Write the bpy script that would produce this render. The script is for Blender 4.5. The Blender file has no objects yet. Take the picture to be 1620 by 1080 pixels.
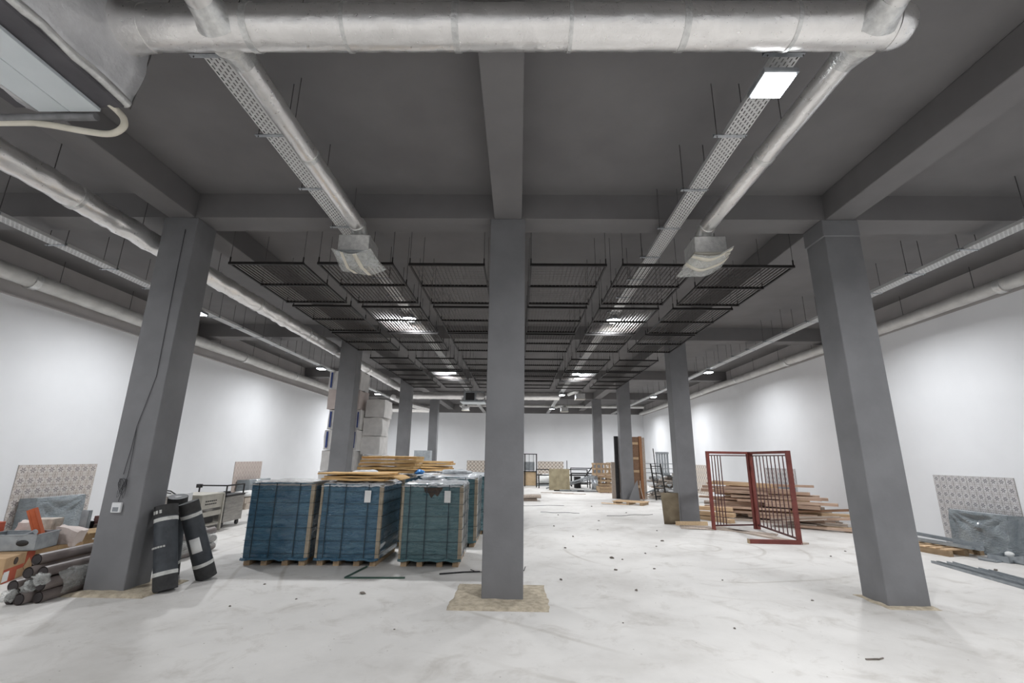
import bpy, math, random
from mathutils import Vector, Matrix, Euler, noise
rnd = random.Random(7)
SC = bpy.context.scene
COL = SC.collection
PI = math.pi

# ------------------------------------------------------------------ camera
H_CAM = 1.65
cam_d = bpy.data.cameras.new('camera'); cam = bpy.data.objects.new('camera', cam_d); COL.objects.link(cam)
cam_d.sensor_width = 36.0; cam_d.lens = 719.57 / 1620 * 36.0
cam_d.clip_start = 0.05; cam_d.clip_end = 200
_r = Vector((0.99983615, 0.01339682, 0.01217354)); _u = Vector((-0.00849334, -0.24669278, 0.96905652)); _f = Vector((-0.0159854, 0.96900113, 0.24653857))
cam.matrix_world = Matrix(((_r.x, _u.x, -_f.x, 0), (_r.y, _u.y, -_f.y, 0), (_r.z, _u.z, -_f.z, H_CAM), (0, 0, 0, 1)))
SC.camera = cam
# ------------------------------------------------------------------ world, exposure
w = bpy.data.worlds.new('world'); SC.world = w; w.use_nodes = True
w.node_tree.nodes['Background'].inputs[0].default_value = (.75, .8, .9, 1); w.node_tree.nodes['Background'].inputs[1].default_value = 0.3
vs = SC.view_settings
vs.view_transform = 'Standard'; vs.look = 'None'; vs.gamma = 1; vs.use_curve_mapping = False; vs.exposure = EXPOSURE = 0.0
LAMP_W = 122.0

# room numbers (metres; the camera stands over the origin)
Y1, S = 5.9865, 6.9623
XC, XL, XR = -0.178, -4.995, 4.600
WL, WR, WF, WN = -9.55, 9.13, 33.9, -7.5
HB, HC = 5.02, 5.414

# ------------------------------------------------------------------ mesh helpers
class MB:
    def __init__(s): s.v = []; s.f = []; s.sm = []
    def add(s, vs, fs, smooth=False):
        o = len(s.v); s.v += [tuple(v) for v in vs]; s.f += [tuple(i + o for i in f) for f in fs]; s.sm += [smooth] * len(fs); return s
    def box(s, c, d, R=None, taper=None):
        c = Vector(c); hx, hy, hz = d[0] / 2, d[1] / 2, d[2] / 2; tx, ty = taper or (1, 1); vs = []
        for z in (-1, 1):
            for x, y in ((-1, -1), (1, -1), (1, 1), (-1, 1)):
                k = (tx, ty) if z > 0 else (1, 1)
                p = Vector((x * hx * k[0], y * hy * k[1], z * hz)); vs.append(c + (R @ p if R else p))
        return s.add(vs, [(3, 2, 1, 0), (4, 5, 6, 7), (0, 1, 5, 4), (1, 2, 6, 5), (2, 3, 7, 6), (3, 0, 4, 7)])
    def b2(s, lo, hi): return s.box([(a + b) / 2 for a, b in zip(lo, hi)], [abs(b - a) for a, b in zip(lo, hi)])
    def bar(s, p, q, w, h, up=(0, 0, 1)):
        p, q = Vector(p), Vector(q); y = (q - p).normalized(); x = y.cross(Vector(up))
        if x.length < 1e-4: x = y.cross(Vector((0, 1, 0)))
        x.normalize(); z = x.cross(y); R = Matrix((x, y, z)).transposed()
        return s.box((p + q) / 2, (w, (q - p).length, h), R)
    def tube(s, pts, r, n=12, caps=True, jit=0, smooth=True, seed=0):
        pts = [Vector(p) for p in pts]; m = len(pts); rs = r if isinstance(r, (list, tuple)) else [r] * m; vs = []; prev = None
        for i, p in enumerate(pts):
            t = ((pts[i + 1] - p) if i == 0 else (p - pts[i - 1]) if i == m - 1 else (pts[i + 1] - p).normalized() + (p - pts[i - 1]).normalized()).normalized()
            if prev is None:
                x = t.cross(Vector((0, 0, 1))); x = x if x.length > 1e-3 else t.cross(Vector((0, 1, 0)))
            else: x = prev - t * prev.dot(t)
            x.normalize(); prev = x; y = t.cross(x)
            for k in range(n):
                a = 2 * PI * k / n; d = x * math.cos(a) + y * math.sin(a); rr = rs[i]
                if jit: rr += jit * noise.noise((p + d * rr) * 9 + Vector((seed, 0, 0)))
                vs.append(p + d * rr)
        fs = [(i * n + k, i * n + (k + 1) % n, (i + 1) * n + (k + 1) % n, (i + 1) * n + k) for i in range(m - 1) for k in range(n)]
        s.add(vs, fs, smooth)
        if caps: s.add(vs[:n], [tuple(range(n))[::-1]]); s.add(vs[-n:], [tuple(range(n))])
        return s
    def grid(s, nx, ny, fn, smooth=True, thick=None):
        vs = [fn(i / nx, j / ny) for j in range(ny + 1) for i in range(nx + 1)]; k = nx + 1
        fs = [(j * k + i, j * k + i + 1, (j + 1) * k + i + 1, (j + 1) * k + i) for j in range(ny) for i in range(nx)]
        return s.add(vs, fs, smooth)
    def slab(s, nx, ny, fn, t, smooth=True):
        # a sheet with thickness t along -z of the sheet's own normal (approximated by fn's offset)
        top = [Vector(fn(i / nx, j / ny)) for j in range(ny + 1) for i in range(nx + 1)]; k = nx + 1; N = len(top)
        t = Vector(t); bot = [p + t for p in top]
        fs = [(j * k + i, j * k + i + 1, (j + 1) * k + i + 1, (j + 1) * k + i) for j in range(ny) for i in range(nx)]
        fs2 = [tuple(a + N for a in f[::-1]) for f in fs]
        rim = [i for i in range(k)] + [j * k + nx for j in range(1, ny + 1)] + [ny * k + i for i in range(nx - 1, -1, -1)] + [j * k for j in range(ny - 1, 0, -1)]
        fr = [(rim[a], rim[a] + N, rim[(a + 1) % len(rim)] + N, rim[(a + 1) % len(rim)]) for a in range(len(rim))]
        return s.add(top + bot, fs + fs2 + fr, smooth)
    def blob(s, c, r, amp=.15, n=14, m=9, freq=2.5, seed=0, flat=None):
        c = Vector(c); vs = []
        for j in range(m + 1):
            th = PI * j / m
            for i in range(n):
                ph = 2 * PI * i / n; d = Vector((math.sin(th) * math.cos(ph), math.sin(th) * math.sin(ph), math.cos(th)))
                k = 1 + amp * noise.noise(d * freq + Vector((seed, seed * 1.7, 0))); p = Vector((d.x * r[0] * k, d.y * r[1] * k, d.z * r[2] * k))
                if flat is not None: p.z = max(p.z, flat)
                vs.append(c + p)
        fs = [(j * n + i, (j + 1) * n + i, (j + 1) * n + (i + 1) % n, j * n + (i + 1) % n) for j in range(m) for i in range(n)]
        return s.add(vs, fs, True)
    def mesh(s, name):
        me = bpy.data.meshes.new(name); me.from_pydata(s.v, [], s.f); me.update()
        for p, q in zip(me.polygons, s.sm): p.use_smooth = q
        return me

def crumple_box(lo, hi, n=6, amp=.02, freq=4, seed=0, wr=0):
    """closed box with subdivided, gently wobbling faces"""
    m = MB(); lo, hi = Vector(lo), Vector(hi); d = hi - lo
    def P(a, b, c):
        p = Vector((lo.x + a * d.x, lo.y + b * d.y, lo.z + c * d.z))
        q = noise.noise_vector(p * freq + Vector((seed * 3.1, seed, 0))) * amp * (0 if c < .01 else 1)
        if wr and 0 < c < 1:
            k = wr * (noise.noise(Vector((p.x * 2.2 + seed, p.y * 2.2, p.z * 15))) + .5 * noise.noise(Vector((p.x * 6, p.y * 6 + seed, p.z * 30))))
            if b in (0, 1) and 0 < a < 1: q.y += k
            elif a in (0, 1) and 0 < b < 1: q.x += k
        return p + q
    m.grid(n, n, lambda a, b: P(a, 0, b)); m.grid(n, n, lambda a, b: P(1 - a, 1, b)); m.grid(n, n, lambda a, b: P(1, a, b))
    m.grid(n, n, lambda a, b: P(0, 1 - a, b)); m.grid(n, n, lambda a, b: P(a, b, 1)); m.grid(n, n, lambda a, b: P(a, 1 - b, 0))
    m.sm = [bool(wr)] * len(m.f); return m

def smooth(pts, n=5):
    P = [Vector(p) for p in pts]; P = [P[0] * 2 - P[1]] + P + [P[-1] * 2 - P[-2]]; out = []
    for i in range(1, len(P) - 2):
        a, b, c, d = P[i - 1:i + 3]
        for k in range(n): t = k / n; out.append(.5 * ((2 * b) + (c - a) * t + (2 * a - 5 * b + 4 * c - d) * t * t + (3 * b - a - 3 * c + d) * t ** 3))
    return out + [P[-2]]
def link(o, parent=None):
    COL.objects.link(o)
    if parent is not None: o.parent = parent
    return o
def thing(name, label, cat, loc=(0, 0, 0), rz=0, group=None, kind=None):
    o = bpy.data.objects.new(name, None); o.empty_display_size = .1; COL.objects.link(o); o.location = loc; o.rotation_euler = (0, 0, rz); tag(o, label, cat, group, kind); return o
def tag(o, label, cat, group=None, kind=None):
    o['label'] = label
    if cat: o['category'] = cat
    if group: o['group'] = group
    if kind: o['kind'] = kind
    return o
def obj(name, mb, mat, parent=None, loc=None, rot=None, bev=0, label=None, stuff=False, seg=1):
    me = mb if isinstance(mb, bpy.types.Mesh) else mb.mesh(name)
    if mat is not None and not me.materials: me.materials.append(mat)
    o = bpy.data.objects.new(name, me); link(o, parent)
    if loc is not None: o.location = loc
    if rot is not None: o.rotation_euler = rot
    if bev:
        b = o.modifiers.new('edge', 'BEVEL'); b.width = bev; b.segments = seg; b.limit_method = 'ANGLE'; b.angle_limit = .6
    if label: o['label'] = label
    if stuff: o['kind'] = 'stuff'
    return o
def solo(name, mb, mat, label, cat, group=None, loc=None, rot=None, bev=0, kind=None):
    """a thing that is one mesh; its origin is put at loc"""
    return tag(obj(name, mb, mat, None, loc, rot, bev), label, cat, group, kind)
def dup(root, loc=None, rz=None, label=None, group=None, rot=None):
    r = root.copy(); COL.objects.link(r)
    if loc is not None: r.location = loc
    if rz is not None: r.rotation_euler = (0, 0, rz)
    if rot is not None: r.rotation_euler = rot
    if label: r['label'] = label
    if group: r['group'] = group
    for ch in list(root.children):
        c = ch.copy(); COL.objects.link(c); c.parent = r
        for g in ch.children:
            d = g.copy(); COL.objects.link(d); d.parent = c
    return r
def rotm(x=0, y=0, z=0): return Euler((x, y, z)).to_matrix()
ORD = ['first', 'second', 'third', 'fourth', 'fifth', 'sixth', 'seventh', 'eighth', 'ninth', 'tenth', 'eleventh', 'twelfth']

# ------------------------------------------------------------------ materials
def lin(c):
    f = lambda x: x / 12.92 if x <= .04045 else ((x + .055) / 1.055) ** 2.4
    return tuple(f(x / 255) for x in c) + (1,)
class NT:
    def __init__(s, name):
        s.m = bpy.data.materials.new(name); s.m.use_nodes = True; s.t = s.m.node_tree; s.n = s.t.nodes; s.b = s.n['Principled BSDF']; s.out = s.n['Material Output']
    def new(s, typ, **k):
        n = s.n.new(typ)
        for a, b in k.items(): setattr(n, a, b)
        return n
    def ln(s, a, b): s.t.links.new(a, b)
    def math(s, op, a, b=None, c=None):
        n = s.new('ShaderNodeMath', operation=op)
        for i, x in enumerate((a, b, c)):
            if x is None: continue
            if isinstance(x, (int, float)): n.inputs[i].default_value = x
            else: s.ln(x, n.inputs[i])
        return n.outputs[0]
    def coord(s, scale=(1, 1, 1), rand=True, world=False):
        if world:
            v = s.new('ShaderNodeNewGeometry').outputs['Position']
        else:
            v = s.new('ShaderNodeTexCoord').outputs['Object']
        mp = s.new('ShaderNodeMapping'); mp.inputs['Scale'].default_value = scale; s.ln(v, mp.inputs['Vector'])
        if rand and not world:
            oi = s.new('ShaderNodeObjectInfo'); sc = s.new('ShaderNodeVectorMath', operation='SCALE'); cm = s.new('ShaderNodeCombineXYZ')
            for i in range(3): s.ln(oi.outputs['Random'], cm.inputs[i])
            s.ln(cm.outputs[0], sc.inputs[0]); sc.inputs['Scale'].default_value = 37.0; s.ln(sc.outputs[0], mp.inputs['Location'])
        return mp.outputs[0]
    def noise(s, vec, scale, detail=4, rough=.55, dist=0):
        n = s.new('ShaderNodeTexNoise'); n.inputs['Scale'].default_value = scale; n.inputs['Detail'].default_value = detail; n.inputs['Roughness'].default_value = rough; n.inputs['Distortion'].default_value = dist
        s.ln(vec, n.inputs['Vector']); return n.outputs['Fac']
    def ramp(s, fac, stops):
        n = s.new('ShaderNodeValToRGB'); e = n.color_ramp.elements
        while len(e) < len(stops): e.new(.5)
        for x, (p, c) in zip(e, stops): x.position = p; x.color = c
        s.ln(fac, n.inputs[0]); return n.outputs[0]
    def mix(s, fac, a, b, mode='MIX'):
        n = s.new('ShaderNodeMix', data_type='RGBA', blend_type=mode)
        for i, x in ((0, fac), (6, a), (7, b)):
            if isinstance(x, (int, float)): n.inputs[i].default_value = x
            elif isinstance(x, tuple): n.inputs[i].default_value = x
            else: s.ln(x, n.inputs[i])
        return n.outputs[2]
    def bump(s, h, strength, dist=.01):
        n = s.new('ShaderNodeBump'); n.inputs['Strength'].default_value = strength; n.inputs['Distance'].default_value = dist; s.ln(h, n.inputs['Height']); s.ln(n.outputs[0], s.b.inputs['Normal'])
    def set(s, **k):
        for a, v in k.items():
            a = a.replace('_', ' ')
            i = s.b.inputs[a]
            if isinstance(v, (int, float, tuple)): i.default_value = v
            else: s.ln(v, i)
        return s
def M(name, c1, c2=None, scale=6, rough=.6, metal=0, stretch=(1, 1, 1), bump=0, bscale=None, spec=.5, world=False, lo=.35, hi=.65, bdist=.01, detail=5, coat=0, var=0):
    t = NT(name); v = t.coord(stretch, world=world); f = t.noise(v, scale, detail); c = t.ramp(f, [(lo, lin(c1)), (hi, lin(c2 or c1))])
    if var:
        oi = t.new('ShaderNodeObjectInfo'); hs = t.new('ShaderNodeHueSaturation'); t.ln(c, hs.inputs['Color']); t.ln(t.math('MULTIPLY_ADD', oi.outputs['Random'], var, 1 - var / 2), hs.inputs['Value']); c = hs.outputs[0]
    t.set(Base_Color=c, Roughness=rough, Metallic=metal)
    t.b.inputs['Specular IOR Level'].default_value = spec
    if coat: t.b.inputs['Coat Weight'].default_value = coat
    if bump: t.bump(t.noise(v, bscale or scale * 4, 6), bump, bdist)
    return t.m
def emis(name, col, k):
    t = NT(name); t.set(Base_Color=(.9, .9, .9, 1), Emission_Color=col, Emission_Strength=k); return t.m

m_floor = NT('floor_screed'); _t = m_floor; _v = _t.coord(world=True)
_c = _t.ramp(_t.noise(_v, .55, 8, .62), [(.3, lin((190, 186, 181))), (.5, lin((213, 210, 206))), (.72, lin((225, 222, 218)))])
_d = _t.ramp(_t.noise(_v, 2.3, 9, .7, .6), [(.52, (1, 1, 1, 1)), (.75, lin((206, 201, 195)))]); _c = _t.mix(.7, _c, _d, 'MULTIPLY')
_w = _t.new('ShaderNodeTexWave', wave_type='RINGS', rings_direction='Z'); _mp = _t.new('ShaderNodeMapping'); _mp.inputs['Location'].default_value = (-3.5, -9.5, 0); _t.ln(_v, _mp.inputs['Vector']); _t.ln(_mp.outputs[0], _w.inputs['Vector'])
_w.inputs['Scale'].default_value = .42; _w.inputs['Distortion'].default_value = 5; _w.inputs['Detail'].default_value = 2; _w.inputs['Detail Scale'].default_value = .5
_tr = _t.ramp(_w.outputs['Fac'], [(.97, (1, 1, 1, 1)), (1, lin((226, 223, 219)))]); _mask = _t.ramp(_t.noise(_v, .33, 2), [(.48, (0, 0, 0, 1)), (.62, (.8, .8, .8, 1))]); _c = _t.mix(_mask, _c, _t.mix(1, _c, _tr, 'MULTIPLY'))
_sp = _t.new('ShaderNodeTexVoronoi'); _sp.inputs['Scale'].default_value = 7; _t.ln(_v, _sp.inputs['Vector']); _c = _t.mix(1, _c, _t.ramp(_sp.outputs['Distance'], [(.03, lin((190, 186, 181))), (.06, (1, 1, 1, 1))]), 'MULTIPLY')
_t.set(Base_Color=_c, Roughness=.62); _t.bump(_t.noise(_v, 14, 8, .7), .18, .01); m_floor = _t.m
m_mortar = M('mortar', (168, 156, 137), (202, 190, 169), 14, .95, bump=.8, bscale=40, bdist=.02, world=True)
m_wall = M('white_paint', (226, 227, 229), (232, 233, 235), .6, .7, world=True, bump=.05, bscale=30)
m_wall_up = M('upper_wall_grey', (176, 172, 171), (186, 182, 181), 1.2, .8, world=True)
m_col = M('grey_column_paint', (111, 111, 113), (120, 120, 122), 2.2, .62, world=True, bump=.12, bscale=26)
m_ceil = M('grey_ceiling_paint', (106, 104, 104), (115, 113, 113), 1.1, .8, world=True, bump=.1, bscale=18)
m_foil = NT('foil_wrap'); _t = m_foil; _v = _t.coord((1, 1, 1), world=True)
_n1 = _t.noise(_v, 4, 4, .55, .8); _n2 = _t.noise(_v, 34, 4, .6, .5); _t.set(Base_Color=_t.ramp(_n1, [(.3, lin((234, 232, 230))), (.7, lin((246, 244, 242)))]), Metallic=.9, Roughness=_t.math('MULTIPLY_ADD', _n2, .22, .2)); _t.bump(_t.math('ADD', _t.math('MULTIPLY', _n1, .5), _t.math('MULTIPLY', _n2, .3)), .4, .025); m_foil = _t.m
m_foil2 = M('foil_tape', (205, 205, 204), (228, 228, 226), 20, .3, .75, world=True, bump=.5, bscale=45)
m_plain_duct = M('light_insulation', (196, 195, 192), (214, 213, 210), 3, .5, .3, world=True, bump=.4, bscale=14, bdist=.02)
m_galv = M('galvanised_steel', (150, 154, 158), (182, 186, 190), 9, .38, .75)
m_dgalv = M('dull_steel_profile', (142, 148, 152), (166, 171, 175), 8, .45, .2)
m_black = M('black_steel', (24, 22, 22), (38, 35, 34), 12, .55, .3)
m_mesh = M('dark_wire', (84, 80, 78), (104, 99, 96), 12, .4, .4)
m_rod = M('grey_rod', (84, 82, 82), (100, 98, 97), 8, .5, .5)
m_tray = NT('perforated_tray'); _t = m_tray; _tc = _t.new('ShaderNodeTexCoord'); _sx = _t.new('ShaderNodeSeparateXYZ'); _t.ln(_tc.outputs['Object'], _sx.inputs[0])
_xx = _t.math('DIVIDE', _sx.outputs[0], .034); _row = _t.math('FLOOR', _xx); _fx = _t.math('FRACT', _xx)
_fy = _t.math('FRACT', _t.math('ADD', _t.math('DIVIDE', _sx.outputs[1], .06), _t.math('MULTIPLY', _row, .5)))
_hole = _t.math('MULTIPLY', _t.math('LESS_THAN', _t.math('ABSOLUTE', _t.math('SUBTRACT', _fx, .5)), .2), _t.math('LESS_THAN', _t.math('ABSOLUTE', _t.math('SUBTRACT', _fy, .5)), .33))
_t.set(Base_Color=lin((205, 205, 204)), Metallic=.35, Roughness=.42); _tp = _t.new('ShaderNodeBsdfTransparent'); _ms = _t.new('ShaderNodeMixShader'); _t.ln(_hole, _ms.inputs[0]); _t.ln(_t.b.outputs[0], _ms.inputs[1]); _t.ln(_tp.outputs[0], _ms.inputs[2]); _t.ln(_ms.outputs[0], _t.out.inputs[0]); m_tray = _t.m
m_lens = emis('lamp_lens', (.93, .97, 1, 1), 25)
m_white = M('white_enamel', (215, 216, 217), (225, 226, 227), 4, .4)
def film(name, c1, c2, rough=.28, sc=(1.2, 1.2, 9)):
    t = NT(name); v = t.coord(sc); n1 = t.noise(v, 2.2, 6, .65, .8); v2 = t.coord((1, 1, 2.5)); n2 = t.noise(v2, 9, 5, .6, 1.5)
    t.set(Base_Color=t.ramp(n1, [(.3, lin(c1)), (.68, lin(c2))]), Roughness=t.math('MULTIPLY_ADD', n2, .3, rough - .12)); t.b.inputs['Coat Weight'].default_value = .8; t.b.inputs['Coat Roughness'].default_value = .08
    t.bump(t.math('ADD', t.math('MULTIPLY', n1, .7), n2), 1.0, .045); return t.m
m_blue = film('blue_stretch_film', (36, 84, 116), (84, 124, 144)); m_teal = film('teal_stretch_film', (54, 98, 110), (106, 138, 142))
m_grey_film = film('grey_dust_sheet', (112, 122, 128), (154, 162, 166), .35, (1.5, 1.5, 1.5))
m_clear_carton = film('wrapped_white_carton', (138, 138, 136), (186, 186, 184), .3, (1.2, 1.2, 5))
m_white_film = film('white_plastic_sheet', (196, 201, 206), (232, 235, 238), .4, (2, 2, 2))
m_strap = M('dark_strap', (28, 44, 54), (40, 58, 68), 5, .5)
m_board = M('corner_board', (144, 132, 114), (164, 152, 134), 9, .85)
m_cardboard = M('cardboard', (204, 162, 104), (224, 186, 132), 5, .85, var=.18, bump=.1)
m_carton = M('brown_carton', (168, 138, 104), (190, 160, 124), 4, .85, var=.1)
m_carton2 = M('tan_carton', (150, 124, 92), (176, 150, 114), 4, .85)
m_red = M('red_carton_print', (168, 72, 48), (190, 92, 64), 5, .7)
m_terra = M('terracotta', (180, 84, 46), (200, 104, 62), 6, .6)
m_paper = M('paper_label', (222, 222, 220), (232, 232, 230), 8, .8)
m_print = M('dark_print', (60, 50, 44), (80, 68, 60), 30, .8)
def wood(name, c1, c2, rough=.8, var=.3):
    return M(name, c1, c2, 3.0, rough, stretch=(9, .8, 9), bump=.25, bscale=8, var=var, lo=.3, hi=.7)
m_plank = wood('weathered_plank', (172, 142, 122), (210, 184, 164)); m_plank2 = wood('grey_plank', (158, 144, 132), (196, 182, 170)); m_plank3 = wood('raw_pine', (196, 164, 128), (220, 192, 158)); m_dark_wood = wood('brown_door_wood', (118, 88, 66), (150, 116, 90), .6, .15); m_edge_wood = wood('orange_edge_wood', (140, 92, 56), (160, 112, 76), .6, .1)
m_pallet = wood('pallet_wood', (146, 124, 98), (178, 154, 124))
m_ply = wood('plywood', (196, 168, 132), (214, 190, 156), .7, .1)
m_mdf = M('dusty_board', (138, 128, 104), (164, 154, 128), 3, .9, bump=.1); m_mdf2 = M('brown_dusty_board', (104, 92, 74), (132, 120, 100), 3, .9)
m_stainless = M('stainless_steel', (150, 148, 144), (176, 173, 168), 4, .3, .85, stretch=(1, 1, 8)); m_beige_steel = M('beige_painted_steel', (176, 172, 162), (190, 186, 176), 5, .45, .2)
m_dark = M('black_plastic', (30, 29, 30), (44, 42, 43), 8, .5)
m_bit = M('bitumen_membrane', (42, 46, 51), (62, 66, 71), 7, .6, bump=.3, bscale=30, var=.15); m_bitend = M('bitumen_edge', (40, 40, 41), (58, 57, 57), 10, .8)
m_band = M('pale_band', (176, 176, 172), (206, 206, 202), 12, .6)
m_pipe = M('brown_grey_pvc', (104, 95, 92), (128, 118, 114), 4, .4, var=.2); m_bore = M('pipe_bore', (40, 36, 36), (56, 50, 50), 4, .8)
m_gate = M('red_oxide_paint', (108, 52, 46), (126, 64, 56), 6, .5); m_gatebar = M('dark_gate_bar', (74, 44, 44), (92, 56, 54), 8, .5)
m_hose = M('cream_hose', (212, 206, 190), (222, 216, 202), 6, .5); m_pipeins = M('grey_pipe_insulation', (110, 110, 112), (134, 134, 136), 8, .6)
m_ahu = M('pale_blue_grey_panel', (204, 211, 214), (212, 218, 221), 2, .45, .15); m_ahu_dark = M('dark_unit_frame', (70, 68, 72), (82, 80, 84), 4, .6); m_ahu_white = M('white_foil_plenum', (200, 200, 202), (222, 222, 224), 4, .4, .35, bump=.45, bscale=9, bdist=.03, world=True)
m_green = M('green_metal_strip', (44, 70, 60), (58, 86, 74), 6, .4); m_cable = M('dark_cable', (38, 37, 40), (50, 49, 52), 6, .6)
m_film_clear = NT('milky_film'); _t = m_film_clear; _v = _t.coord((1, 1, 1)); _n = _t.noise(_v, 10, 5, .6, 1.5); _t.set(Base_Color=lin((222, 224, 220)), Roughness=.2, Alpha=_t.math('MULTIPLY_ADD', _n, .5, .08)); _t.bump(_n, .6, .02); m_film_clear = _t.m
m_foam = M('white_bag', (222, 222, 220), (234, 234, 232), 4, .8, bump=.3, bscale=7); m_wcart = M('white_carton', (212, 209, 206), (228, 225, 222), 5, .7, bump=.35, bscale=8, bdist=.02, var=.12); m_pink = M('pinkish_carton', (198, 184, 178), (208, 196, 190), 5, .7); m_bluelab = M('blue_print', (36, 58, 122), (48, 72, 140), 10, .6)
m_stone = M('debris', (92, 84, 78), (132, 124, 116), 10, .95); m_scrap = M('scrap_grey', (150, 140, 130), (190, 180, 170), 9, .7, 0, var=.5)
m_brickw = M('pale_block', (190, 178, 166), (208, 198, 188), 7, .9, var=.15)
def tile_mat(name, base, dark, period, tone):
    t = NT(name); tc = t.new('ShaderNodeTexCoord'); sx = t.new('ShaderNodeSeparateXYZ'); t.ln(tc.outputs['Object'], sx.inputs[0])
    # pattern plane is local Y (across) and Z (up)
    def wrap(o): return t.math('SUBTRACT', t.math('FRACT', t.math('ADD', t.math('DIVIDE', o, period), .5)), .5)
    y, z = wrap(sx.outputs[1]), wrap(sx.outputs[2])
    r = t.math('SQRT', t.math('ADD', t.math('MULTIPLY', y, y), t.math('MULTIPLY', z, z))); a = t.math('ARCTAN2', z, y)
    star = t.math('SUBTRACT', t.math('MULTIPLY_ADD', t.math('COSINE', t.math('MULTIPLY', a, 6)), .11, .22), r)
    core = t.math('SUBTRACT', .07, r)
    y2, z2 = t.math('SUBTRACT', .5, t.math('ABSOLUTE', y)), t.math('SUBTRACT', .5, t.math('ABSOLUTE', z)); r2 = t.math('SQRT', t.math('ADD', t.math('MULTIPLY', y2, y2), t.math('MULTIPLY', z2, z2)))
    ring = t.math('SUBTRACT', .05, t.math('ABSOLUTE', t.math('SUBTRACT', r2, .26))); dot = t.math('SUBTRACT', .12, r2)
    c = t.mix(t.math('GREATER_THAN', ring, 0), lin(base), lin(tone)); c = t.mix(t.math('GREATER_THAN', star, 0), c, lin(dark)); c = t.mix(t.math('GREATER_THAN', core, 0), c, lin(base)); c = t.mix(t.math('GREATER_THAN', dot, 0), c, lin(tone))
    n = t.noise(t.coord(world=True), 8, 4); c = t.mix(.25, c, t.ramp(n, [(.3, lin((190, 186, 182))), (.7, (1, 1, 1, 1))]), 'MULTIPLY')
    t.set(Base_Color=c, Roughness=.35); return t.m
m_tile_a = tile_mat('patterned_tile_brown', (206, 200, 195), (146, 138, 138), .19, (188, 176, 168))
m_tile_b = tile_mat('patterned_tile_grey', (204, 202, 202), (128, 126, 130), .15, (184, 180, 180))
m_tile_pink = tile_mat('patterned_tile_pink', (200, 188, 180), (176, 156, 148), .17, (186, 170, 162)); m_tile_far = tile_mat('patterned_tile_far', (222, 214, 204), (104, 88, 76), .26, (150, 130, 112))
m_grout = M('grout', (178, 174, 170), (188, 184, 180), 10, .9)

# ================================================================== THE ROOM
def struct(name, mb, mat, label, cat, bev=0): return tag(obj(name, mb, mat, None, None, None, bev), label, cat, None, 'structure')
fl = struct('floor', MB().b2((WL - .3, WN - .3, -.2), (WR + .3, WF + .3, 0)), m_floor, 'pale dusty concrete screed floor of the empty hall', 'floor')
ce = struct('ceiling', MB().b2((WL - .3, WN - .3, HC), (WR + .3, WF + .3, HC + .2)), m_ceil, 'dark grey painted concrete ceiling slab', 'ceiling')
wl = struct('wall_left', MB().b2((WL - .2, WN, 0), (WL, WF, 4.5)), m_wall, 'long white side wall behind the cardboard boxes', 'wall')
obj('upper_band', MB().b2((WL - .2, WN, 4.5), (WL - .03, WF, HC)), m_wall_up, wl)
wr = struct('wall_right', MB().b2((WR, WN, 0), (WR + .2, WF, 4.72)), m_wall, 'long white side wall behind the plank pile', 'wall')
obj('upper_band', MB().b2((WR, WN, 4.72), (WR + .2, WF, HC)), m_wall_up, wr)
struct('wall_far', MB().b2((WL - .2, WF, 0), (WR + .2, WF + .2, HC)), m_wall, 'white end wall at the far side of the hall', 'wall')
struct('wall_near', MB().b2((WL - .2, WN - .2, 0), (WR + .2, WN, HC)), m_wall, 'white end wall behind the viewer', 'wall')

# columns: three across, four deep
cw, cd = .4997, .4211
cm = MB().b2((-cw / 2, 0, 0), (cw / 2, cd, HB)).mesh('column')
side = {XL: 'row on the boxes side', XC: 'middle row', XR: 'row on the plank pile side'}
first = True
for k in range(4):
    for x in (XL, XC, XR):
        o = obj('column', cm, m_col, None, (x, Y1 + k * S, 0), None, .008)
        tag(o, f"grey painted square concrete column, {ORD[k]} from the viewer in the {side[x]}", 'column', 'concrete columns', 'structure')
        if k == 0 and x == XL: col_left = o
        if k == 0 and x == XR: col_right = o
# plaster collar where the near right column meets the beams
obj('plaster_collar', MB().b2((-cw / 2 - .02, -.012, HB - .26), (cw / 2 + .004, cd + .01, HB - .002)), m_col, col_right, None, None, .01)
# mortar around the column feet
def patch(name, x0, x1, y0, y1, h, seed, parent):
    m = MB()
    def fn(a, b):
        e = min(a, 1 - a, b, 1 - b); p = Vector((x0 + (x1 - x0) * a, y0 + (y1 - y0) * b, 0)); q = noise.noise(p * 5 + Vector((seed, 0, 0)))
        p.x += .03 * noise.noise(p * 7 + Vector((0, seed, 3))) * (1 if e < .02 else 0); p.z = .004 if e < .02 else h * (.5 + .5 * min(1, e * 8)) + .012 * q
        return p
    m.slab(22, 18, fn, (0, 0, -.01)); return obj(name, m, m_mortar, parent)
patch('mortar_patch', -.78, .36, 5.6, 6.68, .018, 1, fl)
patch('mortar_patch', XL - .36, XL + .62, 5.82, 6.62, .035, 2, fl)
patch('mortar_patch', XR - .3, XR + .3, 5.9, 6.5, .02, 3, fl)
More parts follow.
